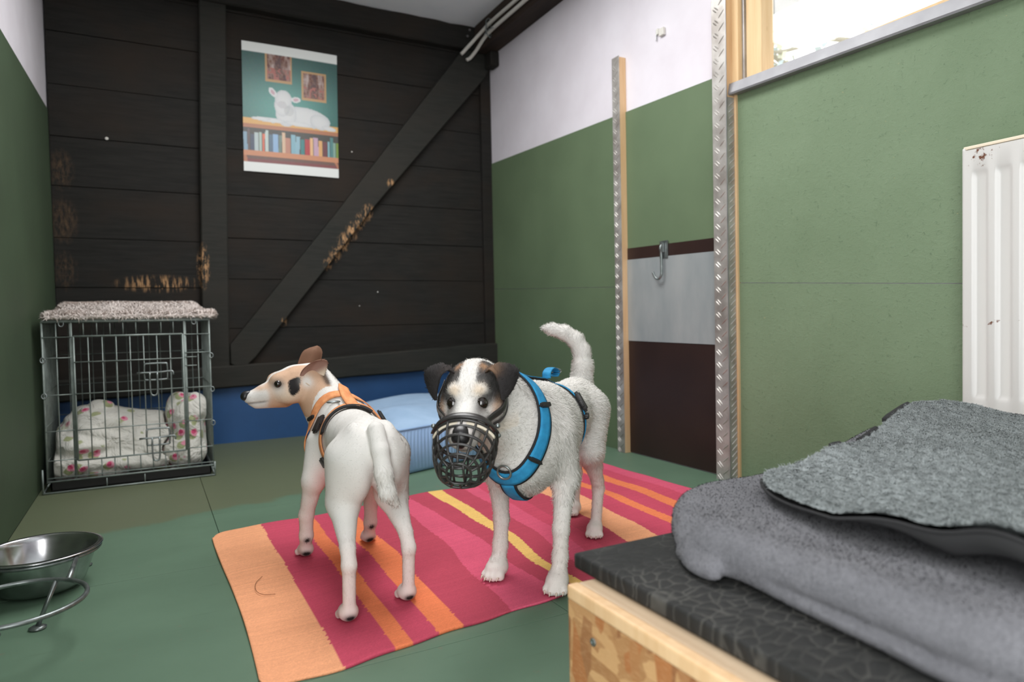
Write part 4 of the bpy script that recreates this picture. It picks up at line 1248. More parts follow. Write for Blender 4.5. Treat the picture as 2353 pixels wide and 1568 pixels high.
# ================================================================== blue bed behind the dogs
def blue_bed():
    A = np.array([0.875, 2.625]); ang = math.radians(21)
    e1 = np.array([math.cos(ang), math.sin(ang)]); e2 = np.array([-math.sin(ang) * 0.2, 1.0]); e2 /= np.linalg.norm(e2)
    W_, D_ = 0.80, 0.86
    t = empty('dog_bed', (1.2, 3.1, 0))
    nu, nv, nz = 60, 60, 14
    # puffy box: top surface grid plus piped edge and ribbed side band
    def P(u, v): return A + e1 * W_ * u + e2 * D_ * v
    us = np.linspace(0, 1, nu)
    top = np.zeros((nu, nu, 3))
    for i, u in enumerate(us):
        for j, v in enumerate(us):
            p = P(u, v)
            if p[1] > 3.868: p = np.array([p[0], 3.868])
            top[i, j] = (p[0], p[1], 0)
    U, Vv = np.meshgrid(us, us, indexing='ij')
    puff = (1 - (2 * U - 1) ** 6) * (1 - (2 * Vv - 1) ** 6)
    top[..., 2] = 0.183 + 0.042 * puff + 0.010 * gnoise(top, 16, 3) * puff + 0.012 * np.sin(U * 7 + 1) * np.sin(Vv * 6) * puff
    idx = np.arange(nu * nu).reshape(nu, nu)
    f = np.stack([idx[:-1, :-1], idx[1:, :-1], idx[1:, 1:], idx[:-1, 1:]], -1).reshape(-1, 4)
    mtop = mat('pale_blue_cloth', srgb(162, 188, 216), 0.9, c2=srgb(150, 177, 206), ns=9, bs_=(120, 0.15, 0.002), spec=0.1)
    mside = mat('blue_corduroy', srgb(156, 186, 222), 0.9, c2=srgb(144, 174, 212), ns=9, spec=0.1)
    pydata('top_cover', top.reshape(-1, 3), f, mtop, t)
    ring = [(u, 0) for u in np.linspace(0, 1, 220)] + [(1, v) for v in np.linspace(0, 1, 160)[1:]] + [(u, 1) for u in np.linspace(1, 0, 120)[1:]] + [(0, v) for v in np.linspace(1, 0, 220)[1:-1]]
    cen = P(0.5, 0.5)
    v, fs = [], []
    zz = np.linspace(0.0, 1, nz)
    for k, (u, w) in enumerate(ring):
        p = P(u, w)
        if p[1] > 3.868: p = np.array([p[0], 3.868])
        o = p - cen; o = o / np.linalg.norm(o)
        rib = 0.0028 * math.sin(k * 2 * math.pi / 5.0)
        for z in zz:
            bul = 0.026 * math.sin(math.pi * z) ** 0.8 + rib * math.sin(math.pi * z) ** 0.3
            q = p + o * bul
            if q[1] > 3.872: q[1] = 3.872
            v.append((q[0], q[1], 0.004 + 0.18 * z))
    n = len(ring)
    for k in range(n):
        kk = (k + 1) % n
        for j in range(nz - 1): fs.append([k * nz + j, kk * nz + j, kk * nz + j + 1, k * nz + j + 1])
    fs.append([k * nz for k in range(n)][::-1])
    pydata('side_band', v, fs, mside, t)
    pts = [(v[k * nz + nz - 1][0], v[k * nz + nz - 1][1], 0.185) for k in range(0, n, 2)]
    MB().tube(pts, 0.0055, 6, closed=True).build('piping', mside, t, True)
    tag(t, 'light blue box-edged dog bed with ribbed sides against the back wall', 'dog bed')
blue_bed()

# ================================================================== bedding in the crate and the pad on top
def floral(name, scale, dens, big):
    m, t, b = nt(name)
    vec = coords(t, 'World')
    nn = noise(t, vec, 30, 3)
    def spots(sc, thr, off):
        vo = N(t, 'ShaderNodeTexVoronoi', feature='F1'); vo.inputs['Scale'].default_value = sc
        t.links.new(coords(t, 'World', (1, 1, 1), (0, 0, 0), off), vo.inputs['Vector'])
        sepc = N(t, 'ShaderNodeSeparateColor'); t.links.new(vo.outputs['Color'], sepc.inputs[0])
        d = math_(t, 'ADD', vo.outputs['Distance'], math_(t, 'MULTIPLY', math_(t, 'SUBTRACT', nn, 0.5), 0.45))
        return math_(t, 'MULTIPLY', ramp(t, d, thr, thr + 0.07, (1, 1, 1, 1), (0, 0, 0, 1)), ramp(t, sepc.outputs[0], dens, dens + 0.02))
    c = srgb(226, 224, 216)
    c = mix(t, math_(t, 'MULTIPLY', spots(scale, 0.40, (0.012, 0, 0.01)), 0.8), c, srgb(150, 160, 96))
    c = mix(t, spots(scale, 0.30, (0, 0, 0)), c, srgb(228, 150, 172))
    c = mix(t, spots(scale, 0.16, (0.003, 0, -0.004)), c, srgb(206, 70, 112))
    t.links.new(c, b.inputs['Base Color'])
    b.inputs['Roughness'].default_value = 0.85
    b.inputs['Sheen Weight'].default_value = 0.1
    bump(t, b, noise(t, coords(t, 'World', (1, 1, 1), (0.3, 0.5, 0.2)), 12, 4, 0.55, 1.2), 0.8, 0.035)
    return m
def pillow_shape(sc):
    sc.ell((0.135, 3.25, 0.19), (0.075, 0.13, 0.155), 0.03, Matrix.Rotation(-0.25, 3, 'Y')).ell((0.165, 3.22, 0.27), (0.055, 0.09, 0.07), 0.03).ell((0.12, 3.18, 0.10), (0.085, 0.07, 0.07), 0.03)
    sc.displace(lambda G: 0.008 * gnoise(G, 30, 15) + 0.012 * (0.35 - np.abs(gnoise(G, 60, 16))))
def bedding():
    sc = Sculpt((-0.36, 3.07, 0.0), (0.23, 3.53, 0.42), 0.006)
    sc.ell((-0.20, 3.30, 0.18), (0.15, 0.17, 0.14), 0.05).ell((-0.28, 3.24, 0.10), (0.085, 0.13, 0.10), 0.05).ell((-0.06, 3.30, 0.14), (0.15, 0.17, 0.13), 0.05).ell((0.09, 3.30, 0.14), (0.12, 0.16, 0.13), 0.05)
    sc.ell((-0.07, 3.20, 0.075), (0.26, 0.10, 0.05), 0.03).ell((-0.25, 3.165, 0.065), (0.08, 0.055, 0.035), 0.02)
    def folds(G):
        a = gnoise(G, 22, 5)
        r1 = np.abs(gnoise(G * np.array([1, 0.5, 1.3]), 38, 6)); r2 = np.abs(gnoise(G * np.array([1.2, 0.5, 0.8]), 75, 7))
        return 0.012 * a + 0.034 * (0.35 - r1) + 0.006 * (0.35 - r2)
    sc.displace(folds)
    # it gives way to the pillow at its right
    pl_ = Sculpt((-0.36, 3.07, 0.0), (0.23, 3.53, 0.42), 0.006)
    pillow_shape(pl_)
    sc.F = np.maximum(sc.F, 0.008 - pl_.F)
    V, Q = sc.skin(2)
    V[:, 2] = np.maximum(V[:, 2], 0.016); V[:, 0] = np.clip(V[:, 0], -0.336, 0.206); V[:, 1] = np.clip(V[:, 1], 3.098, 3.50)
    o = pydata('floral_blanket', V, Q, floral('white_cotton_small_roses', 22, 0.62, False))
    tag(o, 'rumpled white blanket with small scattered roses inside the wire crate', 'blanket')
    sc = Sculpt((0.0, 3.07, 0.0), (0.23, 3.53, 0.42), 0.006)
    pillow_shape(sc)
    V, Q = sc.skin(2)
    V[:, 2] = np.maximum(V[:, 2], 0.018); V[:, 0] = np.clip(V[:, 0], 0.01, 0.207); V[:, 1] = np.clip(V[:, 1], 3.096, 3.50)
    o = pydata('floral_pillow', V, Q, floral('white_cotton_large_roses', 23, 0.25, True))
    tag(o, 'floral pillow with dense pink roses propped at the right inside the crate', 'pillow')

    # shaggy pad on the crate roof
    sc = Sculpt((-0.38, 3.02, 0.64), (0.27, 3.56, 0.76), 0.006)
    def pad(G):
        x, y, z = G[..., 0], G[..., 1], G[..., 2]
        th = 0.012 + 0.010 * np.clip((y - 3.08) / 0.05, 0, 1) + 0.036 * np.clip((y - 3.16) / 0.07, 0, 1) * np.clip((0.215 - x) / 0.04, 0, 1) * np.clip((x + 0.325) / 0.03, 0, 1)
        top = 0.660 + th + 0.003 * gnoise(G, 40, 3)
        d = np.maximum(np.maximum(-0.345 - x, x - 0.247), np.maximum(3.072 - y, y - 3.5))
        return np.maximum(np.maximum(d, z - top), 0.659 - z)
    sl, G = sc._sub(sc.lo, sc.lo + sc.h * sc.n)
    sc.F = pad(G).astype(np.float32)
    V, Q = sc.skin(2)
    cc = np.tile(np.array(srgb(232, 222, 216)[:3]), (len(V), 1)) * (1 + 0.10 * gnoise(V, 60, 2))[:, None]
    o = pydata('fleece_pad', V, Q, FLEECE, None, True, cc)
    fur('shag', V, Q, cc, 34000, 0.020, 0.0030, lambda P, n: np.stack([0.2 * gnoise(P, 90, 2), -0.3 + 0.5 * gnoise(P, 90, 4), -0.2 + 0 * P[:, 0]], 1), FLEECE, o, 1.2, 5, (V[:, 2] > 0.666).astype(float), 0.6, 0.05)
    tag(o, 'cream shaggy fleece pad lying on top of the wire crate', 'pad')
bedding()
# ================================================================== dogs
def nrm(v): v = np.array(v, float); return v / np.linalg.norm(v)
class Frame:
    def __init__(self, o, f, up=(0, 0, 1)):
        self.o = np.array(o, float); self.f = nrm(f)
        self.s = nrm(np.cross(up, self.f)); self.t = np.cross(self.f, self.s)
    def __call__(self, f, s, t): return self.o + self.f * f + self.s * s + self.t * t
    def R(self): return np.stack([self.f, self.s, self.t], 1)
    def loc(self, P): return (np.asarray(P) - self.o) @ self.R()

def ear_sheet(rows, thick, n=14):
    """thin curved ear from rows of points: each row runs across the ear, rows run from base to tip"""
    rows = [catmull(r, max(2, n // (len(r) - 1))) for r in rows]
    cols = list(zip(*rows))
    cols = [catmull(c, 6) for c in cols]
    G = np.array(cols)                                  # across, along, 3
    a, b = G.shape[:2]
    V = G.reshape(-1, 3)
    idx = np.arange(a * b).reshape(a, b)
    Q = np.stack([idx[:-1, :-1], idx[1:, :-1], idx[1:, 1:], idx[:-1, 1:]], -1).reshape(-1, 4)
    Nn = vnormals(V, Q)
    across = np.abs(np.linspace(-1, 1, a))[:, None]; along = np.linspace(0, 1, b)[None, :]
    th = (thick * (1 - 0.75 * across ** 4) * (1 - 0.6 * along)).reshape(-1, 1)
    VV = np.concatenate([V + Nn * th / 2, V - Nn * th / 2])
    n0 = len(V)
    ring = np.concatenate([idx[:, 0], idx[-1, 1:], idx[-2::-1, -1], idx[0, -2:0:-1]])
    side = np.stack([ring, ring + n0, np.roll(ring, -1) + n0, np.roll(ring, -1)], 1)
    return VV, np.concatenate([Q, Q[:, ::-1] + n0, side[:, ::-1]]), n0

def strap(bvh, loop, width, thick, offset, closed, smooth=3, dense=64):
    """flat webbing lying on the coat along a path"""
    P = np.array([tuple(p) for p in catmull(loop, max(2, dense // len(loop)), closed)])
    pts, ns = [], []
    for p in P:
        q = bvh.find_nearest(Vector(p))
        pts.append(np.array(q[0])); ns.append(np.array(q[1]))
    pts, ns = np.array(pts), np.array(ns)
    # average the surface direction, keep outward
    for _ in range(6):
        ns = (np.roll(ns, 1, 0) + 2 * ns + np.roll(ns, -1, 0)) / 4 if closed else np.concatenate([ns[:1], (ns[:-2] + 2 * ns[1:-1] + ns[2:]) / 4, ns[-1:]])
    ns /= np.linalg.norm(ns, axis=1)[:, None]
    pts = pts + ns * offset
    for _ in range(smooth):
        pts = (np.roll(pts, 1, 0) + 2 * pts + np.roll(pts, -1, 0)) / 4 if closed else np.concatenate([pts[:1], (pts[:-2] + 2 * pts[1:-1] + pts[2:]) / 4, pts[-1:]])
    T = np.roll(pts, -1, 0) - np.roll(pts, 1, 0) if closed else np.gradient(pts, axis=0)
    T /= np.linalg.norm(T, axis=1)[:, None] + 1e-9
    B = np.cross(T, ns); B /= np.linalg.norm(B, axis=1)[:, None] + 1e-9
    v, f = [], []
    for p, b, n in zip(pts, B, ns):
        for x, z in ((-1, 0), (-1, 1), (-0.5, 1.25), (0.5, 1.25), (1, 1), (1, 0)): v.append(tuple(p + b * width / 2 * x + n * thick * z))
    m = len(pts)
    for i in range(m if closed else m - 1):
        j = (i + 1) % m
        for k in range(6): f.append([i * 6 + k, i * 6 + (k + 1) % 6, j * 6 + (k + 1) % 6, j * 6 + k])
    if not closed: f += [list(range(6)), [(m - 1) * 6 + k for k in range(6)]]
    return v, f, pts, ns, T

def plane_loop(bvh, c, a, b, n=28, t0=0.0, t1=2 * math.pi):
    """where rays leaving c in the plane (a,b) come out of the body"""
    out = []
    for th in np.linspace(t0, t1, n, endpoint=abs(t1 - t0 - 2 * math.pi) > 1e-6):
        d = Vector(np.cos(th) * np.array(a) + np.sin(th) * np.array(b)).normalized()
        h = bvh.ray_cast(Vector(c), d)
        if h[0] is not None: out.append(np.array(h[0]))
    return out

def buckle(bvh, p, along, w, l, h, mat_, parent, name='buckle'):
    q = bvh.find_nearest(Vector(p))
    n = np.array(q[1]); t = nrm(np.array(along) - (np.array(along) @ n) * n); b = np.cross(t, n)
    Mx = Matrix((t, b, n)).transposed().to_4x4(); Mx.translation = Vector(np.array(q[0]) + n * 0.007)
    mb = MB().box((-l / 2, -w / 2, 0), (l / 2, w / 2, h), 0.0025, Mx).box((-l * 0.62, -w * 0.34, 0.001), (l * 0.62, w * 0.34, h * 0.7), 0.002, Mx)
    mb.box((-l * 0.30, -w * 0.62, 0.001), (l * 0.10, w * 0.62, h * 0.8), 0.002, Mx)
    return mb.build(name, mat_, parent, angle=40)

WHITE = np.array(srgb(220, 217, 212)[:3]); TAN = np.array(srgb(196, 150, 112)[:3]); BLK = np.array(srgb(38, 36, 36)[:3]); PINK = np.array(srgb(214, 160, 152)[:3])
CREAM = np.array(srgb(224, 206, 184)[:3]); BROWN = np.array(srgb(124, 92, 74)[:3])
EYE = mat('dark_eye', srgb(28, 20, 16), 0.06, spec=0.8)
NOSE = mat('wet_nose', srgb(30, 28, 29), 0.35, spec=0.5, bs_=(400, 0.3, 0.001))
CLAW = mat('dark_claw', srgb(58, 50, 48), 0.4)
CLAW_P = mat('pale_claw', srgb(206, 186, 172), 0.4)
def sstep(x, a, b): t = np.clip((x - a) / (b - a), 0, 1); return t * t * (3 - 2 * t)
def lerp(c, col, w): return c * (1 - w[:, None]) + np.asarray(col) * w[:, None]

def paw(sc, p, d, r, lat, claws, up=0.0):
    """foot with four toes; p is the middle of the foot on the ground, d points where the toes point"""
    p = np.array(p, float); d = np.array([d[0], d[1], 0.0]); d /= np.linalg.norm(d)
    l = np.array([-d[1], d[0], 0])
    sc.ell(p + np.array([0, 0, r * 0.85]) - d * 0.004, (r * 1.25, r * 1.0, r * 0.85), 0.012, np.stack([d, l, [0, 0, 1]], 1))
    for k, (a, f) in enumerate(((-0.78, 0.62), (-0.28, 0.98), (0.28, 0.98), (0.78, 0.62))):
        c = p + l * r * a + d * r * f + np.array([0, 0, r * 0.42])
        sc.ell(c, (r * 0.52, r * 0.33, r * 0.42), 0.004, np.stack([d, l, [0, 0, 1]], 1))
        c2 = c + d * r * 0.48 + np.array([0, 0, -r * 0.02])
        claws.tube([c2 - d * 0.004, c2 + d * 0.004 + np.array([0, 0, 0.001]), c2 + d * 0.009 + np.array([0, 0, -0.004])], [r * 0.11, r * 0.09, r * 0.02], 6)

def finish_dog(root, V, Q, cols, flow, length, count, seed, weight=None, lift=0.38, jit=0.28, vary=0.07):
    body = pydata('body', V, Q, vcol_mat('dog_skin', 0.8, 0.15), root, True, cols)
    fur('coat', V, Q, cols, count, length, 0.0013, flow, FUR, body, lift, seed, weight, jit, vary)
    return body, BVHTree.FromPolygons([Vector(p) for p in V], [list(map(int, q)) for q in Q])

RUGZ = 0.0085
# ------------------------------------------------------------------ dog seen from behind, head turned to its left
def dog_rear():
    O = np.array([0.415, 1.433]); d = nrm([0.055, 0.998]); l = np.array([-d[1], d[0]])
    def Lc(s, y, z): p = O + d * s + l * y; return np.array([p[0], p[1], z + RUGZ])
    root = empty('dog', (0.425, 1.64, RUGZ))
    R3 = np.stack([[d[0], d[1], 0], [l[0], l[1], 0], [0, 0, 1]], 1)
    sc = Sculpt((0.17, 1.30, 0.0), (0.62, 2.06, 0.60), 0.0036)
    # trunk
    sc.ell(Lc(0.06, 0, 0.335), (0.105, 0.062, 0.072), 0.025, R3).ell(Lc(0.19, -0.004, 0.332), (0.13, 0.064, 0.072), 0.035, R3).ell(Lc(0.335, -0.024, 0.300), (0.13, 0.088, 0.096), 0.035, R3)
    sc.ell(Lc(0.40, -0.022, 0.290), (0.075, 0.076, 0.090), 0.03, R3).ell(Lc(0.36, -0.026, 0.362), (0.09, 0.05, 0.030), 0.03, R3)
    sc.ell(Lc(0.01, 0.032, 0.315), (0.055, 0.036, 0.085), 0.012, R3).ell(Lc(0.01, -0.032, 0.315), (0.055, 0.036, 0.085), 0.012, R3)
    claws = MB()
    # hind legs
    for sg, fs, fy in ((1, -0.058, 0.068), (-1, -0.012, -0.070)):
        sc.cone(Lc(0.045 + fs * 0.3, sg * 0.045, 0.32), 0.050, Lc(0.065 + fs * 0.5, sg * 0.056, 0.225), 0.036, 0.02, (d.tolist() + [0], 1.3))
        sc.cone(Lc(0.065 + fs * 0.5, sg * 0.056, 0.225), 0.034, Lc(fs + 0.004, fy * 0.98, 0.152), 0.0150, 0.015)
        sc.cone(Lc(fs + 0.004, fy * 0.98, 0.152), 0.0150, Lc(fs - 0.014, fy, 0.122), 0.0158, 0.008)
        sc.cone(Lc(fs - 0.012, fy, 0.120), 0.0140, Lc(fs - 0.002, fy, 0.030), 0.0135, 0.008)
        paw(sc, Lc(fs + 0.016, fy, -0.0) , d, 0.0215, l, claws)
    # front legs
    for sg, fs, fy in ((1, 0.395, 0.090), (-1, 0.430, -0.086)):
        sc.cone(Lc(0.35, sg * 0.062 - 0.016, 0.30), 0.042, Lc(0.325, sg * 0.080 - 0.006, 0.215), 0.030, 0.025)
        sc.cone(Lc(0.325, sg * 0.080 - 0.006, 0.215), 0.0255, Lc(fs - 0.035, fy, 0.12), 0.0175, 0.015)
        sc.cone(Lc(fs - 0.035, fy, 0.12), 0.0185, Lc(fs - 0.022, fy, 0.062), 0.0170, 0.01)
        sc.cone(Lc(fs - 0.022, fy, 0.062), 0.0165, Lc(fs - 0.004, fy, 0.028), 0.0155, 0.01)
        paw(sc, Lc(fs + 0.012, fy, 0.0), nrm(d + l * 0.25 * sg), 0.0205, l, claws)
    # tail hanging down, flicked aside at the end
    tl = [Lc(-0.030, -0.004, 0.385), Lc(-0.055, -0.006, 0.345), Lc(-0.070, -0.008, 0.300), Lc(-0.074, -0.014, 0.262), Lc(-0.070, -0.032, 0.236)]
    for i, (ra, rb) in enumerate(((0.019, 0.0185), (0.0185, 0.0185), (0.0185, 0.0175), (0.0175, 0.009))): sc.cone(tl[i], ra, tl[i + 1], rb, 0.006)
    # neck and head
    H = Frame((0.311, 1.893, 0.4530), (-0.985, -0.05, -0.125))
    nb = Lc(0.385, -0.018, 0.318)
    sc.cone(nb, 0.076, H(-0.080, -0.008, -0.014), 0.050, 0.03)
    sc.cone(Lc(0.36, -0.026, 0.338), 0.052, H(-0.085, -0.01, 0.004), 0.044, 0.03)
    k = 0.88
    R = H.R()
    def E(f, s, t, r, kk=0.015): sc.ell(H(f * k, s * k, t * k), np.array(r) * k, kk, R)
    E(-0.045, 0, 0.010, (0.068, 0.052, 0.052)); E(-0.02, 0.030, -0.015, (0.045, 0.030, 0.036)); E(-0.02, -0.030, -0.015, (0.045, 0.030, 0.036))
    E(0.008, 0.020, 0.028, (0.028, 0.022, 0.020), 0.012); E(0.008, -0.020, 0.028, (0.028, 0.022, 0.020), 0.012)
    sc.cone(H(0.0, 0, -0.008 * k), 0.042 * k, H(0.050 * k, 0, -0.012 * k), 0.030 * k, 0.02)
    sc.cone(H(0.050 * k, 0, -0.010 * k), 0.029 * k, H(0.092 * k, 0, -0.014 * k), 0.022 * k, 0.012, (H.s, 0.95))
    sc.cone(H(0.0, 0, -0.036 * k), 0.026 * k, H(0.080 * k, 0, -0.034 * k), 0.015 * k, 0.010, (H.s, 0.9))
    V, Q = sc.skin(2)
    # lip line pressed in
    hl = H.loc(V) / k
    lip = (np.abs(hl[:, 1]) < 0.06) * np.exp(-(((hl[:, 2] + 0.030 - 0.06 * np.clip(hl[:, 0] - 0.075, 0, 1)) / 0.003) ** 2)) * sstep(hl[:, 0], 0.045, 0.07) * (1 - sstep(hl[:, 0], 0.105, 0.12))
    Nv = vnormals(V, Q)
    V = V - Nv * (lip * 0.0022)[:, None]
    nb0 = len(V)
    # coat
    c = np.tile(WHITE, (nb0, 1))
    loc = np.stack([(V[:, 0] - O[0]) * d[0] + (V[:, 1] - O[1]) * d[1], (V[:, 0] - O[0]) * l[0] + (V[:, 1] - O[1]) * l[1], V[:, 2]], 1)
    speck = sstep(gnoise(V, 260, 51) + 0.5 * gnoise(V, 90, 52), 0.62, 0.85) * sstep(loc[:, 2], 0.28, 0.38)
    c = lerp(c, srgb(168, 164, 162)[:3], speck * 0.22)
    isH = ((hl[:, 0] > -0.14) & (np.abs(hl[:, 1]) < 0.085) & (np.abs(hl[:, 2]) < 0.095)).astype(float)
    nz = 0.006 * gnoise(V, 120, 53)
    # tan cheek, forehead and nape, white blaze and muzzle
    tan = sstep(-(hl[:, 0] + nz), -0.075, -0.035) * sstep(hl[:, 0], -0.128, -0.118) * isH
    c = lerp(c, TAN, tan * 0.80 * sstep(np.abs(hl[:, 1]), 0.006, 0.014))
    c = lerp(c, CREAM, isH * np.exp(-(((hl[:, 0] - 0.0) / 0.035) ** 2 + ((hl[:, 2] + 0.022) / 0.025) ** 2)) * 0.75)
    c = lerp(c, WHITE, isH * np.exp(-((hl[:, 0] - 0.022) / 0.020) ** 2 - ((hl[:, 2] - 0.004) / 0.022) ** 2) * 0.7)
    muz = isH * sstep(hl[:, 0] + nz, 0.045, 0.06); c = lerp(c, WHITE * 0.97, muz * 0.9)
    c = lerp(c, TAN, isH * np.exp(-(((hl[:, 0] - 0.066) / 0.018) ** 2 + ((hl[:, 2] - 0.012) / 0.008) ** 2)) * 0.7)
    c = lerp(c, TAN * 0.9, isH * np.exp(-(((hl[:, 0] - 0.005) / 0.045) ** 2 + ((hl[:, 2] + 0.056) / 0.013) ** 2)) * 0.75)
    c = lerp(c, WHITE, isH * sstep(hl[:, 2], 0.040, 0.050) * (1 - sstep(np.abs(hl[:, 1]), 0.012, 0.02)))
    nz2 = nz + 0.004 * gnoise(V, 220, 57)
    patch = isH * (((hl[:, 0] + 0.026 + 0.35 * (hl[:, 2] - 0.006) + nz2) / 0.019) ** 2 + ((hl[:, 2] - 0.004 + nz2) / 0.028) ** 2)
    c = lerp(c, BLK, isH * (1 - sstep(patch, 0.75, 1.05)) * (np.abs(hl[:, 1]) > 0.012) * (patch > 0))
    c = lerp(c, WHITE * 0.98, isH * np.clip(1.3 * np.exp(-(((hl[:, 0] + 0.062) / 0.016) ** 2 + ((hl[:, 2] - 0.010) / 0.018) ** 2)), 0, 1) * (np.abs(hl[:, 1]) > 0.01) * 0.85)
    nape = isH * np.exp(-(((hl[:, 0] + 0.118) / 0.010) ** 2)) * sstep(hl[:, 2], -0.02, 0.0)
    c = lerp(c, BLK * 1.2, np.clip(nape * 1.2, 0, 1) * 0.85)
    eye = H.loc(V) / k - np.array([0.020, 0.0, 0.016])
    rim = np.exp(-((eye[:, 0] / 0.0135) ** 2 + (eye[:, 2] / 0.0115) ** 2)) * isH * (np.abs(hl[:, 1]) > 0.015)
    c = lerp(c, BLK * 1.3, np.clip(rim * 1.3, 0, 1) * 0.85)
    c = lerp(c, BLK * 2, lip * 0.6)
    # bare pink skin in the armpit, brown smudges on hocks and pads
    pk = np.exp(-(((loc[:, 0] - 0.33) / 0.06) ** 2 + ((np.abs(loc[:, 1]) - 0.06) / 0.025) ** 2 + ((loc[:, 2] - 0.225) / 0.035) ** 2))
    c = lerp(c, PINK, pk * 0.75)
    pk2 = np.exp(-(((loc[:, 0] - 0.03) / 0.05) ** 2 + ((np.abs(loc[:, 1]) - 0.02) / 0.02) ** 2 + ((loc[:, 2] - 0.255) / 0.04) ** 2)); c = lerp(c, PINK, pk2 * 0.35)
    fade = 1 - sstep(loc[:, 2], 0.12, 0.21); c = lerp(c, srgb(222, 196, 190)[:3], fade * 0.45)
    smudge = sstep(gnoise(V, 110, 54), 0.35, 0.7) * (1 - sstep(loc[:, 2], 0.13, 0.22)); c = lerp(c, BROWN, smudge * 0.30)
    # dark main pad showing at the back of each foot
    for fs, fy in ((-0.058, 0.068), (-0.012, -0.070), (0.395, 0.090), (0.430, -0.086)):
        pd = np.exp(-(((loc[:, 0] - (fs - 0.016)) / 0.012) ** 2 + ((loc[:, 1] - fy) / 0.012) ** 2 + ((loc[:, 2] - 0.019) / 0.009) ** 2)); c = lerp(c, BLK, np.clip(pd * 1.6, 0, 1))
        if fs > 0.3:
            pd = np.exp(-(((loc[:, 0] - (fs - 0.04)) / 0.012) ** 2 + ((loc[:, 1] - fy) / 0.008) ** 2 + ((loc[:, 2] - 0.062) / 0.007) ** 2)); c = lerp(c, BLK, np.clip(pd * 1.5, 0, 1))
    # ears: near one pricked and open, tips dropping backwards
    def earpts(sg, lean_):
        b = 0.0 if sg > 0 else -0.020                    # the far ear lies further back
        return [[H(-0.038, sg * 0.036, 0.018), H(-0.062, sg * 0.050, -0.006), H(-0.092, sg * 0.036, -0.006)],
                [H(-0.044 + b * 0.4, sg * 0.046, 0.036), H(-0.070 + b * 0.4, sg * 0.030, 0.018), H(-0.102 + b * 0.4, sg * 0.046, 0.014)],
                [H(-0.056 + b, sg * 0.050, 0.048 + lean_), H(-0.082 + b, sg * 0.032, 0.040 + lean_), H(-0.110 + b, sg * 0.050, 0.032 + lean_)],
                [H(-0.076 + b, sg * 0.054, 0.058 + lean_), H(-0.094 + b, sg * 0.042, 0.056 + lean_), H(-0.114 + b, sg * 0.056, 0.046 + lean_)],
                [H(-0.096 + b, sg * 0.060, 0.060 + lean_), H(-0.104 + b, sg * 0.056, 0.060 + lean_), H(-0.113 + b, sg * 0.062, 0.054 + lean_)]]
    VA, QA, CA = [V], [Q], [c]
    off = nb0
    for sg, ln in ((1, 0.0), (-1, 0.030)):
        ev, eq, n0 = ear_sheet(earpts(sg, ln), 0.006)
        eh = H.loc(ev)
        inner = np.zeros(len(ev)); 
        outc = np.tile(BROWN * 0.95, (len(ev), 1)); inc = np.tile(np.array(srgb(150, 116, 104)[:3]), (len(ev), 1))
        # which side faces outwards (towards +s for the left ear)
        first = eh[:n0, 1].mean() * sg > eh[n0:, 1].mean() * sg
        ec = outc.copy()
        sel = slice(0, n0) if first else slice(n0, None)
        ec[sel] = inc[sel]
        w = 1 - sstep(eh[:, 2] + 0.45 * (eh[:, 0] + 0.07), 0.004, 0.030)
        ec[sel] = lerp(ec[sel], CREAM * 1.0, (w * 0.95)[sel])
        rimw = 0.0
        VA.append(ev); QA.append(eq + off); CA.append(ec); off += len(ev)
    V, Q, c = np.concatenate(VA), np.concatenate(QA), np.concatenate(CA)
    hv = H.loc(V)
    def flow(P, n):
        D = np.tile(np.array([-d[0], -d[1], -0.55]), (len(P), 1))
        h = H.loc(P); m = h[:, 0] > -0.13
        D[m] = -H.f + np.array([0, 0, -0.15])
        lg = P[:, 2] < 0.22; D[lg] = np.array([0, 0, -1.0]) - np.append(d, 0) * 0.2
        tail = ((P[:, 0] - O[0]) * d[0] + (P[:, 1] - O[1]) * d[1] < -0.045) & (P[:, 2] > 0.2); D[tail] = (0.15, -0.2, -1)
        return D
    def length(P):
        h = H.loc(P); L = np.full(len(P), 0.0085)
        L[h[:, 0] > -0.13] = 0.0045
        s = (P[:, 0] - O[0]) * d[0] + (P[:, 1] - O[1]) * d[1]
        L[(P[:, 2] < 0.2)] = 0.006
        L[(s < -0.05) & (P[:, 2] > 0.18) & (P[:, 2] < 0.33)] = 0.012
        L[P[:, 2] < 0.05] = 0.003
        return L
    wt = np.ones(len(V)); wt[nb0:] = 0.6
    body, bvh = finish_dog(root, V, Q, np.clip(c, 0.003, 1), flow, length, 52000, 61, wt)
    bb_ = BVHTree.FromPolygons([Vector(p) for p in V[:nb0]], [list(map(int, q)) for q in Q if q.max() < nb0])
    eyes(root, bb_, H, k, (0.020, 0.040, 0.017), 0.0104, both=True)
    ns = Sculpt(H.o - 0.2, H.o + 0.2, 0.002)
    ns.ell(H(0.110 * k, 0, -0.006 * k), (0.011, 0.0125, 0.011), 0.004, R).ell(H(0.102 * k, 0, 0.003 * k), (0.012, 0.010, 0.006), 0.006, R)
    nv_, nq = ns.skin(1); pydata('nose', nv_, nq, NOSE, root)
    o = claws.build('claws', CLAW, root, True); o['kind'] = 'stuff'
    # orange harness
    hz = empty('harness', (0.43, 1.75, 0.3), 0, root); hz.matrix_parent_inverse = world_of(root).inverted()
    web = mat('orange_webbing', srgb(226, 156, 104), 0.8, c2=srgb(206, 132, 84), ns=60, bs_=(500, 0.3, 0.001))
    blkw = mat('black_webbing', srgb(30, 29, 30), 0.85, bs_=(500, 0.3, 0.001))
    gc = Lc(0.275, -0.018, 0.310)
    L3 = np.append(l, 0); D3 = np.append(d, 0); Z3 = np.array([0, 0, 1.0])
    up = nrm(Z3 + 0.42 * D3); 
    lp = plane_loop(bb_, gc, L3, up)
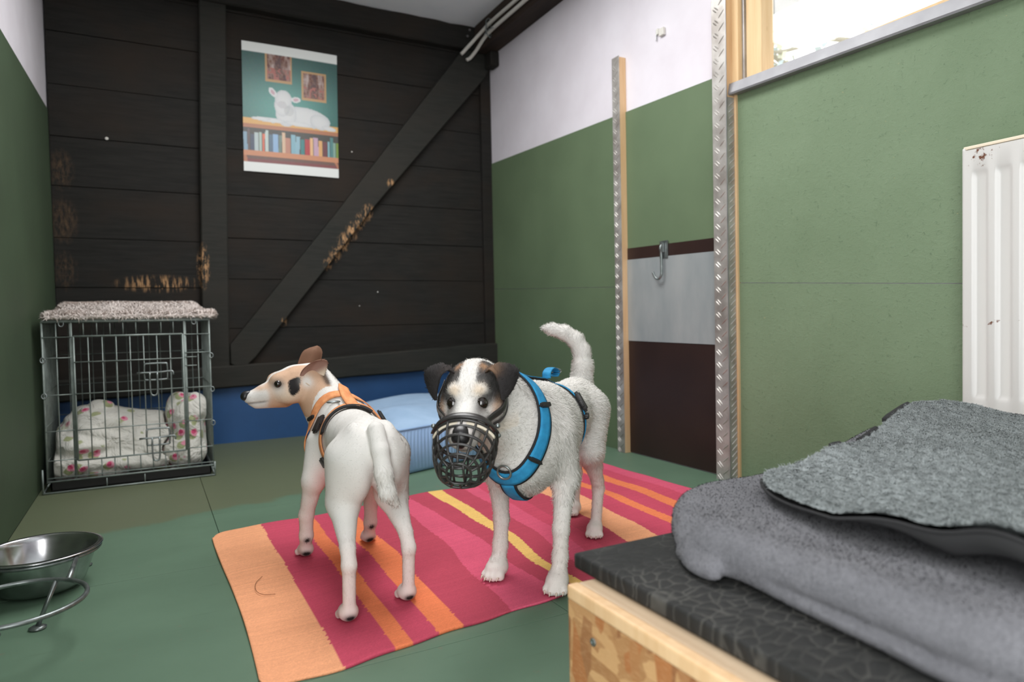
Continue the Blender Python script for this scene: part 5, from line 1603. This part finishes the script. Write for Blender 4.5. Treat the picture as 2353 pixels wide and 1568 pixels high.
    v, f, pts, nsn, T = strap(bb_, lp, 0.021, 0.0022, 0.0050, True)
    MB().add(v, f).build('girth_strap', web, hz, True)
    lp2 = plane_loop(bb_, gc - D3 * 0.030 + Z3 * 0.0, L3, up, 20, 0.25 * math.pi - 0.35, 0.75 * math.pi - 0.25)
    v, f, *_ = strap(bb_, lp2, 0.024, 0.0045, 0.005, False)
    MB().add(v, f).build('padded_strap', blkw, hz, True)
    nc = Lc(0.375, -0.018, 0.318)
    upn = nrm(Z3 - 0.18 * D3)
    lpn = plane_loop(bb_, nc, L3, nrm(Z3 * 0.72 - 0.05 * D3 + L3 * 0.0), 28)
    v, f, *_ = strap(bb_, lpn, 0.022, 0.0022, 0.0050, True)
    MB().add(v, f).build('neck_strap', web, hz, True)
    v, f, *_ = strap(bb_, [Lc(0.27, -0.024, 0.43), Lc(0.32, -0.024, 0.43), Lc(0.375, -0.020, 0.44), Lc(0.395, -0.018, 0.44)], 0.030, 0.003, 0.006, False)
    MB().add(v, f).build('back_strap', web, hz, True)
    v, f, *_ = strap(bb_, [Lc(0.33, 0, 0.18), Lc(0.40, 0, 0.18), Lc(0.48, 0, 0.25)], 0.022, 0.0022, 0.005, False)
    MB().add(v, f).build('chest_strap', web, hz, True)
    buckle(bb_, Lc(0.315, 0.070, 0.365), np.array([0, 0, -1]) + D3 * -0.3, 0.024, 0.042, 0.010, M['black'], hz)
    buckle(bb_, Lc(0.255, 0.09, 0.255), np.array([0, 0, -1.0]) - D3 * 0.3, 0.027, 0.024, 0.008, M['black'], hz, 'slider')
    buckle(bb_, Lc(0.31, -0.115, 0.365), np.array([0, 0, -1]) + D3 * -0.3, 0.024, 0.042, 0.010, M['black'], hz)
    buckle(bb_, Lc(0.375, 0.058, 0.365), np.array([0, 0, -1]) - L3, 0.026, 0.010, 0.006, M['black'], hz, 'slider')
    q = bb_.find_nearest(Vector(Lc(0.335, 0.018, 0.41)))
    c0 = np.array(q[0]) + np.array(q[1]) * 0.011
    MB().tube([c0 + D3 * 0.012 * math.cos(a) + L3 * 0.016 * math.sin(a) for a in np.linspace(0, 6.28, 16, endpoint=False)], 0.0022, 6, closed=True).build('ring', M['zinc'], hz, True)
    hz['label'] = 'orange webbing harness with black buckles'
    tag(root, 'white dog in an orange harness seen from behind, tan head turned left', 'dog')

def eyes(root, bvh, H, k, at, r, both=True):
    for sg in (1, -1):
        p = H(at[0] * k, sg * at[1] * k, at[2] * k)
        q = bvh.find_nearest(Vector(p))
        c = np.array(q[0]) - np.array(q[1]) * r * 0.40
        bm = bmesh.new(); bmesh.ops.create_uvsphere(bm, u_segments=24, v_segments=16, radius=r)
        bmesh.ops.translate(bm, vec=Vector(c), verts=list(bm.verts))
        me = bpy.data.meshes.new('eye'); bm.to_mesh(me); bm.free()
        me.polygons.foreach_set('use_smooth', [True] * len(me.polygons))
        link('eye', me, EYE, root)
dog_rear()

# ------------------------------------------------------------------ dog with the muzzle, facing the camera
def dog_front():
    O = np.array([1.125, 1.69]); d = nrm([-0.756, -0.654]); l = np.array([-d[1], d[0]])
    def Lc(s, y, z): p = O + d * s + l * y; return np.array([p[0], p[1], z + RUGZ])
    root = empty('dog', (0.94, 1.53, RUGZ))
    L3, D3, Z3 = np.append(l, 0), np.append(d, 0), np.array([0, 0, 1.0])
    R3 = np.stack([D3, L3, Z3], 1)
    sc = Sculpt((0.40, 1.02, 0.0), (1.30, 1.90, 0.66), 0.0042)
    # trunk
    sc.ell(Lc(0.055, 0, 0.362), (0.095, 0.070, 0.078), 0.03, R3).ell(Lc(0.20, 0, 0.352), (0.15, 0.076, 0.086), 0.045, R3).ell(Lc(0.385, 0, 0.340), (0.155, 0.100, 0.116), 0.045, R3)
    sc.ell(Lc(0.50, 0, 0.318), (0.085, 0.086, 0.108), 0.035, R3).ell(Lc(0.555, 0, 0.315), (0.05, 0.064, 0.072), 0.03, R3).ell(Lc(0.44, 0, 0.418), (0.10, 0.052, 0.035), 0.03, R3)
    claws = MB()
    # hind legs (dog's left one set forward)
    for sg, fs, fy in ((1, 0.100, 0.064), (-1, -0.090, -0.053)):
        hs = 0.045 + fs * 0.25
        sc.cone(Lc(hs, sg * 0.046, 0.352), 0.056, Lc(hs + 0.055, sg * 0.058, 0.245), 0.038, 0.025, (D3, 1.25))
        sc.cone(Lc(hs + 0.055, sg * 0.058, 0.245), 0.033, Lc(fs - 0.035, fy, 0.150), 0.0170, 0.016)
        sc.cone(Lc(fs - 0.035, fy, 0.150), 0.0170, Lc(fs - 0.047, fy, 0.123), 0.0175, 0.010)
        sc.cone(Lc(fs - 0.045, fy, 0.121), 0.0155, Lc(fs - 0.012, fy, 0.032), 0.0148, 0.01)
        paw(sc, Lc(fs + 0.006, fy, 0.0), nrm(d + l * 0.18 * sg), 0.0235, l, claws)
    # front legs
    for sg, fs, fy in ((1, 0.502, 0.080), (-1, 0.466, -0.082)):
        sc.cone(Lc(0.475, sg * 0.070, 0.36), 0.048, Lc(0.440, sg * 0.082, 0.245), 0.034, 0.03)
        sc.cone(Lc(0.445, sg * 0.084, 0.250), 0.0265, Lc(fs - 0.030, fy, 0.13), 0.0180, 0.016)
        sc.cone(Lc(fs - 0.030, fy, 0.13), 0.0180, Lc(fs - 0.020, fy, 0.07), 0.0170, 0.01)
        sc.cone(Lc(fs - 0.020, fy, 0.07), 0.0170, Lc(fs - 0.006, fy, 0.034), 0.0180, 0.01)
        paw(sc, Lc(fs + 0.010, fy, 0.0), nrm(d + l * 0.10 * sg), 0.0265, l, claws)
    # raised tail, curling to the dog's right
    cr = np.array([math.cos(CAM_YAW), -math.sin(CAM_YAW), 0])
    tb = Lc(-0.012, 0, 0.418)
    tl = [tb, tb + cr * 0.006 + Z3 * 0.055, tb + cr * 0.004 + Z3 * 0.095, tb - cr * 0.014 + Z3 * 0.130 , tb - cr * 0.045 + Z3 * 0.152, tb - cr * 0.082 + Z3 * 0.163, tb - cr * 0.108 + Z3 * 0.168]
    for i, (ra, rb) in enumerate(((0.034, 0.027), (0.027, 0.0235), (0.0235, 0.0215), (0.0215, 0.0195), (0.0195, 0.016), (0.016, 0.006))): sc.cone(tl[i], ra, tl[i + 1], rb, 0.014)
    # neck and head
    fh = nrm([-0.57, -0.82]); pit = math.radians(22)
    F_ = np.array([fh[0] * math.cos(pit), fh[1] * math.cos(pit), -math.sin(pit)])
    H = Frame((0, 0, 0), F_)
    Emid = np.array([0.541, 1.205, 0.469])
    k = 0.97
    H.o = Emid - H.f * 0.026 * k - H.t * 0.022 * k
    R = H.R()
    sc.cone(Lc(0.485, 0, 0.370), 0.096, H(-0.075, 0.0, -0.010), 0.062, 0.04)
    sc.cone(Lc(0.53, 0, 0.37), 0.080, H(-0.045, 0.0, -0.035), 0.050, 0.03)
    def E(f, s, t, r, kk=0.016): sc.ell(H(f * k, s * k, t * k), np.array(r) * k, kk, R)
    E(-0.040, 0, 0.012, (0.066, 0.058, 0.054)); 
    for sg in (1, -1):
        E(-0.018, sg * 0.036, -0.016, (0.048, 0.032, 0.040)); E(0.004, sg * 0.023, 0.034, (0.024, 0.021, 0.016), 0.012)
    sc.cone(H(0.0, 0, -0.008 * k), 0.046 * k, H(0.050 * k, 0, -0.014 * k), 0.035 * k, 0.02)
    sc.cone(H(0.050 * k, 0, -0.012 * k), 0.034 * k, H(0.100 * k, 0, -0.016 * k), 0.028 * k, 0.014)
    sc.cone(H(0.0, 0, -0.042 * k), 0.030 * k, H(0.085 * k, 0, -0.043 * k), 0.020 * k, 0.012)
    E(0.094, 0.012, -0.024, (0.024, 0.017, 0.020), 0.010); E(0.094, -0.012, -0.024, (0.024, 0.017, 0.020), 0.010)
    V, Q = sc.skin(2)
    nb0 = len(V)
    hl = H.loc(V) / k
    isH = ((hl[:, 0] > -0.085) & (np.abs(hl[:, 1]) < 0.09) & (hl[:, 2] > -0.085)).astype(float)
    loc = np.stack([(V[:, 0] - O[0]) * d[0] + (V[:, 1] - O[1]) * d[1], (V[:, 0] - O[0]) * l[0] + (V[:, 1] - O[1]) * l[1], V[:, 2]], 1)
    c = np.tile(WHITE, (nb0, 1))
    nz = 0.005 * gnoise(V, 130, 71) + 0.003 * gnoise(V, 260, 72)
    a = np.abs(hl[:, 1])
    # black cap over ears and temples, white blaze down the middle, tan round the eyes
    blaze = sstep(a + nz, 0.012, 0.019)
    cap = isH * sstep(hl[:, 2] + nz, 0.030, 0.040) * blaze
    side = isH * np.exp(-(((a - 0.058) / 0.016) ** 2 + ((hl[:, 2] - 0.014) / 0.028) ** 2 + ((hl[:, 0] + 0.015) / 0.032) ** 2))
    blk = np.clip(cap * sstep(-hl[:, 0] + nz, -0.018, -0.004) + side * 1.8, 0, 1) * sstep(a, 0.010, 0.022)
    c = lerp(c, BLK, blk * 0.93)
    tanb = isH * np.exp(-(((a - 0.026) / 0.014) ** 2 + ((hl[:, 2] - 0.040) / 0.010) ** 2 + ((hl[:, 0] - 0.026) / 0.016) ** 2))
    c = lerp(c, CREAM * 0.92, np.clip(tanb * 1.25, 0, 1) * 0.9)
    tan2 = isH * np.exp(-(((a - 0.052) / 0.010) ** 2 + ((hl[:, 2] + 0.006) / 0.014) ** 2 + ((hl[:, 0] - 0.005) / 0.025) ** 2)); c = lerp(c, TAN, np.clip(tan2 * 1.2, 0, 1) * 0.75)
    tan3 = isH * np.exp(-(((a - 0.030) / 0.012) ** 2 + ((hl[:, 2] - 0.066) / 0.010) ** 2 + ((hl[:, 0] + 0.045) / 0.016) ** 2)); c = lerp(c, TAN * 0.85, np.clip(tan3 * 1.4, 0, 1) * 0.8)
    ee = np.stack([hl[:, 0] - 0.030, a - 0.037, hl[:, 2] - 0.020], 1)
    rim = isH * np.exp(-((ee[:, 1] / 0.0165) ** 2 + (ee[:, 2] / 0.0135) ** 2)); c = lerp(c, BLK * 1.5, np.clip(rim * 1.5, 0, 1) * 0.9)
    tear = isH * np.exp(-(((a - 0.030) / 0.008) ** 2 + ((hl[:, 2] - 0.006) / 0.010) ** 2 + ((hl[:, 0] - 0.035) / 0.02) ** 2)); c = lerp(c, np.array(srgb(110, 92, 84)[:3]), tear * 0.55)
    mz = isH * sstep(hl[:, 0], 0.075, 0.10); c = lerp(c, np.array(srgb(206, 198, 192)[:3]), mz * 0.6)
    mouth = isH * np.exp(-(((hl[:, 2] + 0.042 - 0.05 * (0.1 - hl[:, 0])) / 0.004) ** 2)) * sstep(hl[:, 0], 0.04, 0.06); c = lerp(c, BLK * 1.4, mouth * 0.75)
    thr = isH * np.exp(-(((hl[:, 0] + 0.02) / 0.05) ** 2 + ((hl[:, 2] + 0.075) / 0.022) ** 2)); c = lerp(c, CREAM * 0.95, thr * 0.5)
    pk = np.exp(-(((loc[:, 0] - 0.10) / 0.06) ** 2 + (loc[:, 1] / 0.03) ** 2 + ((loc[:, 2] - 0.235) / 0.03) ** 2)) + np.exp(-(((loc[:, 0] - 0.47) / 0.05) ** 2 + ((np.abs(loc[:, 1]) - 0.04) / 0.03) ** 2 + ((loc[:, 2] - 0.225) / 0.02) ** 2))
    c = lerp(c, PINK, np.clip(pk, 0, 1) * 0.4)
    tk = np.exp(-np.linalg.norm(V - (tl[2] + 0.0), axis=1) ** 2 / 0.018 ** 2); c = lerp(c, srgb(170, 166, 164)[:3], tk * 0.3)
    leg = 1 - sstep(loc[:, 2], 0.10, 0.2); c = lerp(c, srgb(226, 210, 202)[:3], leg * 0.35)
    # folded button ears
    def ear(sg):
        e = lambda f, s_, t: H(f * k, sg * s_ * k, t * k)
        return [[e(-0.022, 0.032, 0.056), e(-0.046, 0.046, 0.056), e(-0.066, 0.058, 0.042)],
                [e(-0.016, 0.042, 0.066), e(-0.038, 0.064, 0.066), e(-0.058, 0.080, 0.054)],
                [e(-0.006, 0.054, 0.060), e(-0.022, 0.080, 0.058), e(-0.044, 0.098, 0.050)],
                [e(0.004, 0.060, 0.044), e(-0.008, 0.080, 0.040), e(-0.028, 0.096, 0.036)],
                [e(0.010, 0.064, 0.026), e(0.002, 0.076, 0.022), e(-0.010, 0.086, 0.020)],
                [e(0.012, 0.066, 0.012), e(0.009, 0.070, 0.010), e(0.004, 0.074, 0.010)]]
    VA, QA, CA, off = [V], [Q], [c], nb0
    for sg in (1, -1):
        ev, eq, n0 = ear_sheet(ear(sg), 0.008)
        eh = H.loc(ev) / k
        ec = np.tile(BLK * 1.35, (len(ev), 1))
        w = np.exp(-(((np.abs(eh[:, 1]) - 0.045) / 0.018) ** 2 + ((eh[:, 2] - 0.066) / 0.010) ** 2)); ec = lerp(ec, TAN * 0.8, w * (0.35 if sg > 0 else 0.02))
        VA.append(ev); QA.append(eq + off); CA.append(ec); off += len(ev)
    V, Q, c = np.concatenate(VA), np.concatenate(QA), np.concatenate(CA)
    def flow(P, n):
        D = np.tile(-D3 + np.array([0, 0, -0.55]), (len(P), 1))
        h = H.loc(P); m = h[:, 0] > -0.10
        D[m] = -H.f + np.array([0, 0, -0.2])
        bl = m & (h[:, 0] < 0.03) & (h[:, 2] > 0); D[bl] = -H.f * 0.8 + H.t * 0.4
        nk = (~m) & (h[:, 0] > -0.2); D[nk] = -D3 * 0.4 + np.array([0, 0, -1.0])
        lg = P[:, 2] < 0.22; D[lg] = np.array([0, 0, -1.0]) - D3 * 0.2
        tail = np.linalg.norm(P - tl[3], axis=1) < 0.13
        tail &= P[:, 2] > 0.50
        D[tail & (P[:, 2] < 0.575)] = np.array([0, 0, 1.0]); D[tail & (P[:, 2] >= 0.575)] = -cr + Z3 * 0.2
        return D
    def length(P):
        h = H.loc(P); L = np.full(len(P), 0.0135)
        L[h[:, 0] > -0.10] = 0.0075
        L[h[:, 0] > 0.045] = 0.004
        L[P[:, 2] < 0.2] = 0.0075
        s = (P[:, 0] - O[0]) * d[0] + (P[:, 1] - O[1]) * d[1]
        L[(P[:, 2] > 0.2) & (P[:, 2] < 0.27)] = 0.015
        L[P[:, 2] < 0.05] = 0.0035
        return L
    wt = np.ones(len(V)); wt[nb0:] = 0.9
    body, bvh = finish_dog(root, V, Q, np.clip(c, 0.003, 1), flow, length, 80000, 81, wt, 0.55, 0.42, 0.09)
    bb_ = BVHTree.FromPolygons([Vector(p) for p in V[:nb0]], [list(map(int, q)) for q in Q if q.max() < nb0])
    eyes(root, bb_, H, k, (0.036, 0.036, 0.019), 0.0134)
    ns = Sculpt(H.o - 0.2, H.o + 0.2, 0.0022)
    ns.ell(H(0.124 * k, 0, -0.008 * k), (0.013, 0.0175, 0.014), 0.005, R).ell(H(0.116 * k, 0, 0.004 * k), (0.014, 0.014, 0.008), 0.008, R).ell(H(0.126 * k, 0, -0.020 * k), (0.008, 0.008, 0.010), 0.006, R)
    nv_, nq = ns.skin(1); pydata('nose', nv_, nq, NOSE, root)
    o = claws.build('claws', CLAW_P, root, True); o['kind'] = 'stuff'
    # blue harness with black edging
    hz = empty('harness', tuple(Lc(0.4, 0, 0.35)), 0, root); hz.matrix_parent_inverse = world_of(root).inverted()
    blue = mat('turquoise_webbing', srgb(42, 140, 186), 0.75, c2=srgb(34, 122, 168), ns=60, bs_=(500, 0.3, 0.001))
    blk_ = mat('black_edging', srgb(34, 34, 36), 0.85, bs_=(400, 0.3, 0.001))
    def webbing(path, w, closed, name, edge=0.010):
        v, f, *_ = strap(bb_, path, w + edge, 0.0022, 0.0060, closed); e = MB().add(v, f).build('edging', blk_, None, True)
        v, f, *_ = strap(bb_, path, w, 0.0022, 0.0086, closed); b_ = MB().add(v, f).build(name, blue, hz, True)
        e.parent = b_; e.matrix_parent_inverse = world_of(b_).inverted()
        return b_
    nc = Lc(0.575, 0, 0.375)
    up = nrm(Z3 * 1.0 - D3 * 0.20)
    chest = plane_loop(bb_, nc, L3, up, 30)
    webbing(chest, 0.030, True, 'chest_strap')
    gc = Lc(0.275, 0, 0.345)
    upg = nrm(Z3 + D3 * 0.10)
    girth = plane_loop(bb_, gc, L3, upg, 30)
    webbing(girth, 0.018, True, 'girth_strap', 0.006)
    webbing([Lc(0.54, 0, 0.51), Lc(0.42, 0, 0.50), Lc(0.27, 0, 0.49)], 0.022, False, 'back_strap', 0.006)
    webbing([Lc(0.575, 0, 0.27), Lc(0.54, 0, 0.20), Lc(0.44, 0, 0.19), Lc(0.30, 0, 0.22), Lc(0.27, 0, 0.24)], 0.028, False, 'belly_strap')
    hd = catmull([Lc(0.315, 0, 0.462), Lc(0.31, 0, 0.478), Lc(0.28, 0, 0.486), Lc(0.245, 0, 0.480), Lc(0.235, 0, 0.470), Lc(0.25, 0, 0.462)], 6)
    v, f = sweep(hd, 0.012, 8, False, True, 0.14, (0, 0, 1)); MB().add(v, f).build('handle', blue, hz, True)
    q = Lc(0.236, 0, 0.476)
    MB().tube([q + D3 * 0.010 * math.cos(a) + L3 * 0.014 * math.sin(a) + Z3 * 0.006 * math.cos(a) for a in np.linspace(0, 6.28, 16, endpoint=False)], 0.0024, 6, closed=True).build('ring', M['zinc'], hz, True)
    for path, i, w_, l_, nm in ((girth, 3, 0.026, 0.046, 'buckle'), (girth, 1, 0.028, 0.012, 'slider'), (chest, 3, 0.030, 0.010, 'slider'), (chest, 26, 0.032, 0.008, 'slider')):
        buckle(bb_, path[i], path[i + 1] - path[i - 1], w_, l_, 0.012, M['black'], hz, nm)
    q = bb_.find_nearest(Vector(Lc(0.62, 0.0, 0.285))); c0 = np.array(q[0]) + np.array(q[1]) * 0.012; n0_ = np.array(q[1]); t_ = nrm(np.cross(n0_, Z3)); b_ = np.cross(n0_, t_)
    MB().tube([c0 + t_ * 0.015 * math.cos(a) + b_ * 0.015 * math.sin(a) for a in np.linspace(0, 6.28, 20, endpoint=False)], 0.0028, 6, closed=True).build('ring', M['zinc'], hz, True)
    hz['label'] = 'turquoise webbing harness with black edging'
    # basket muzzle in black plastic
    mz = empty('muzzle', tuple(H(0.08, 0, -0.02)), 0, root); mz.matrix_parent_inverse = world_of(root).inverted()
    plast = mat('smoked_black_plastic', srgb(46, 44, 43), 0.32, spec=0.5)
    # basket cross-sections: (forward, half width, top, bottom)
    sec = [(0.074, 0.061, 0.0175, -0.084), (0.090, 0.061, 0.015, -0.097), (0.110, 0.059, 0.011, -0.105), (0.131, 0.054, 0.004, -0.106), (0.149, 0.047, -0.006, -0.102), (0.162, 0.037, -0.019, -0.093), (0.170, 0.023, -0.034, -0.079)]
    def at(i, th):
        f, w, t1, t0 = sec[i]; tc, th_ = (t1 + t0) / 2, (t1 - t0) / 2
        cs, sn = math.cos(th), math.sin(th)
        e = 0.78
        if sn > 0: e = 0.95
        return H((f + (0.012 if i == 0 else 0.006 if i == 1 else 0) * max(sn, 0)) * k, w * math.copysign(abs(cs) ** e, cs) * k, (tc + th_ * math.copysign(abs(sn) ** e, sn)) * k)
    mb = MB()
    for i in range(len(sec)):
        rr = (0.0040, 0.0032, 0.0026, 0.0030, 0.0026, 0.0030, 0.0026)[i]
        a0, a1 = (0, 2 * math.pi)
        mb.tube([at(i, th) for th in np.linspace(a0, a1, 40, endpoint=False)], rr, 7, closed=True)
    NB = 14
    for j in range(NB):
        th = 2 * math.pi * (j + 0.5) / NB
        pts = [at(i, th) for i in range(len(sec))]
        mb.tube(catmull(pts, 4), 0.0025, 7)
    e_ = len(sec) - 1
    for sft in (-0.010, 0.010):
        mb.tube([H(0.1695 * k, sft * k, -0.032 * k), H(0.172 * k, sft * k, -0.053 * k), H(0.1695 * k, sft * k, -0.075 * k)], 0.0024, 7)
    for tt in (-0.044, -0.060):
        mb.tube([H(0.1685 * k, -0.022 * k, tt * k), H(0.172 * k, 0, tt * k), H(0.1685 * k, 0.022 * k, tt * k)], 0.0024, 7)
    mb.build('basket', plast, mz, True)
    # broad rim over the bridge of the nose, cream padding, side strap
    v, f = sweep([at(0, th) + H.t * 0.002 for th in np.linspace(0.12, math.pi - 0.12, 40)], 0.0095, 8, False, True, 0.35, H.t); MB().add(v, f).build('rim', plast, mz, True)
    pad_ = mat('cream_padding', srgb(214, 204, 184), 0.9)
    v, f = sweep([at(1, th) - H.t * 0.006 * abs(math.sin(th)) for th in np.linspace(0.30, math.pi - 0.30, 30)], 0.0075, 8, False, True, 0.4, H.t); MB().add(v, f).build('padding', pad_, mz, True)
    for sg in (1, -1):
        path = [H(0.072 * k, sg * 0.062 * k, -0.012 * k), H(0.0, sg * 0.072 * k, -0.008 * k), H(-0.035 * k, sg * 0.072 * k, 0.0), H(-0.07 * k, sg * 0.060 * k, 0.01 * k)]
        v, f, *_ = strap(bb_, path, 0.014, 0.002, 0.004, False); MB().add(v, f).build('strap', plast, mz, True)
        v, f, *_ = strap(bb_, [H(0.045 * k, sg * 0.062 * k, -0.045 * k), H(-0.01 * k, sg * 0.070 * k, -0.03 * k), H(-0.035 * k, sg * 0.072 * k, 0.0)], 0.010, 0.002, 0.004, False); MB().add(v, f).build('strap', plast, mz, True)
        for tt in (0.0, -0.022):
            c0 = H(0.070 * k, sg * 0.064 * k, (tt - 0.014) * k)
            bm = bmesh.new(); bmesh.ops.create_uvsphere(bm, u_segments=12, v_segments=8, radius=0.0048); bmesh.ops.translate(bm, vec=Vector(c0), verts=list(bm.verts))
            me = bpy.data.meshes.new('rivet'); bm.to_mesh(me); bm.free(); me.polygons.foreach_set('use_smooth', [True] * len(me.polygons)); link('rivet', me, M['zinc'], mz)
    mz['label'] = 'black plastic basket muzzle'
    tag(root, 'white dog with black ears wearing a basket muzzle and turquoise harness', 'dog')
dog_front()
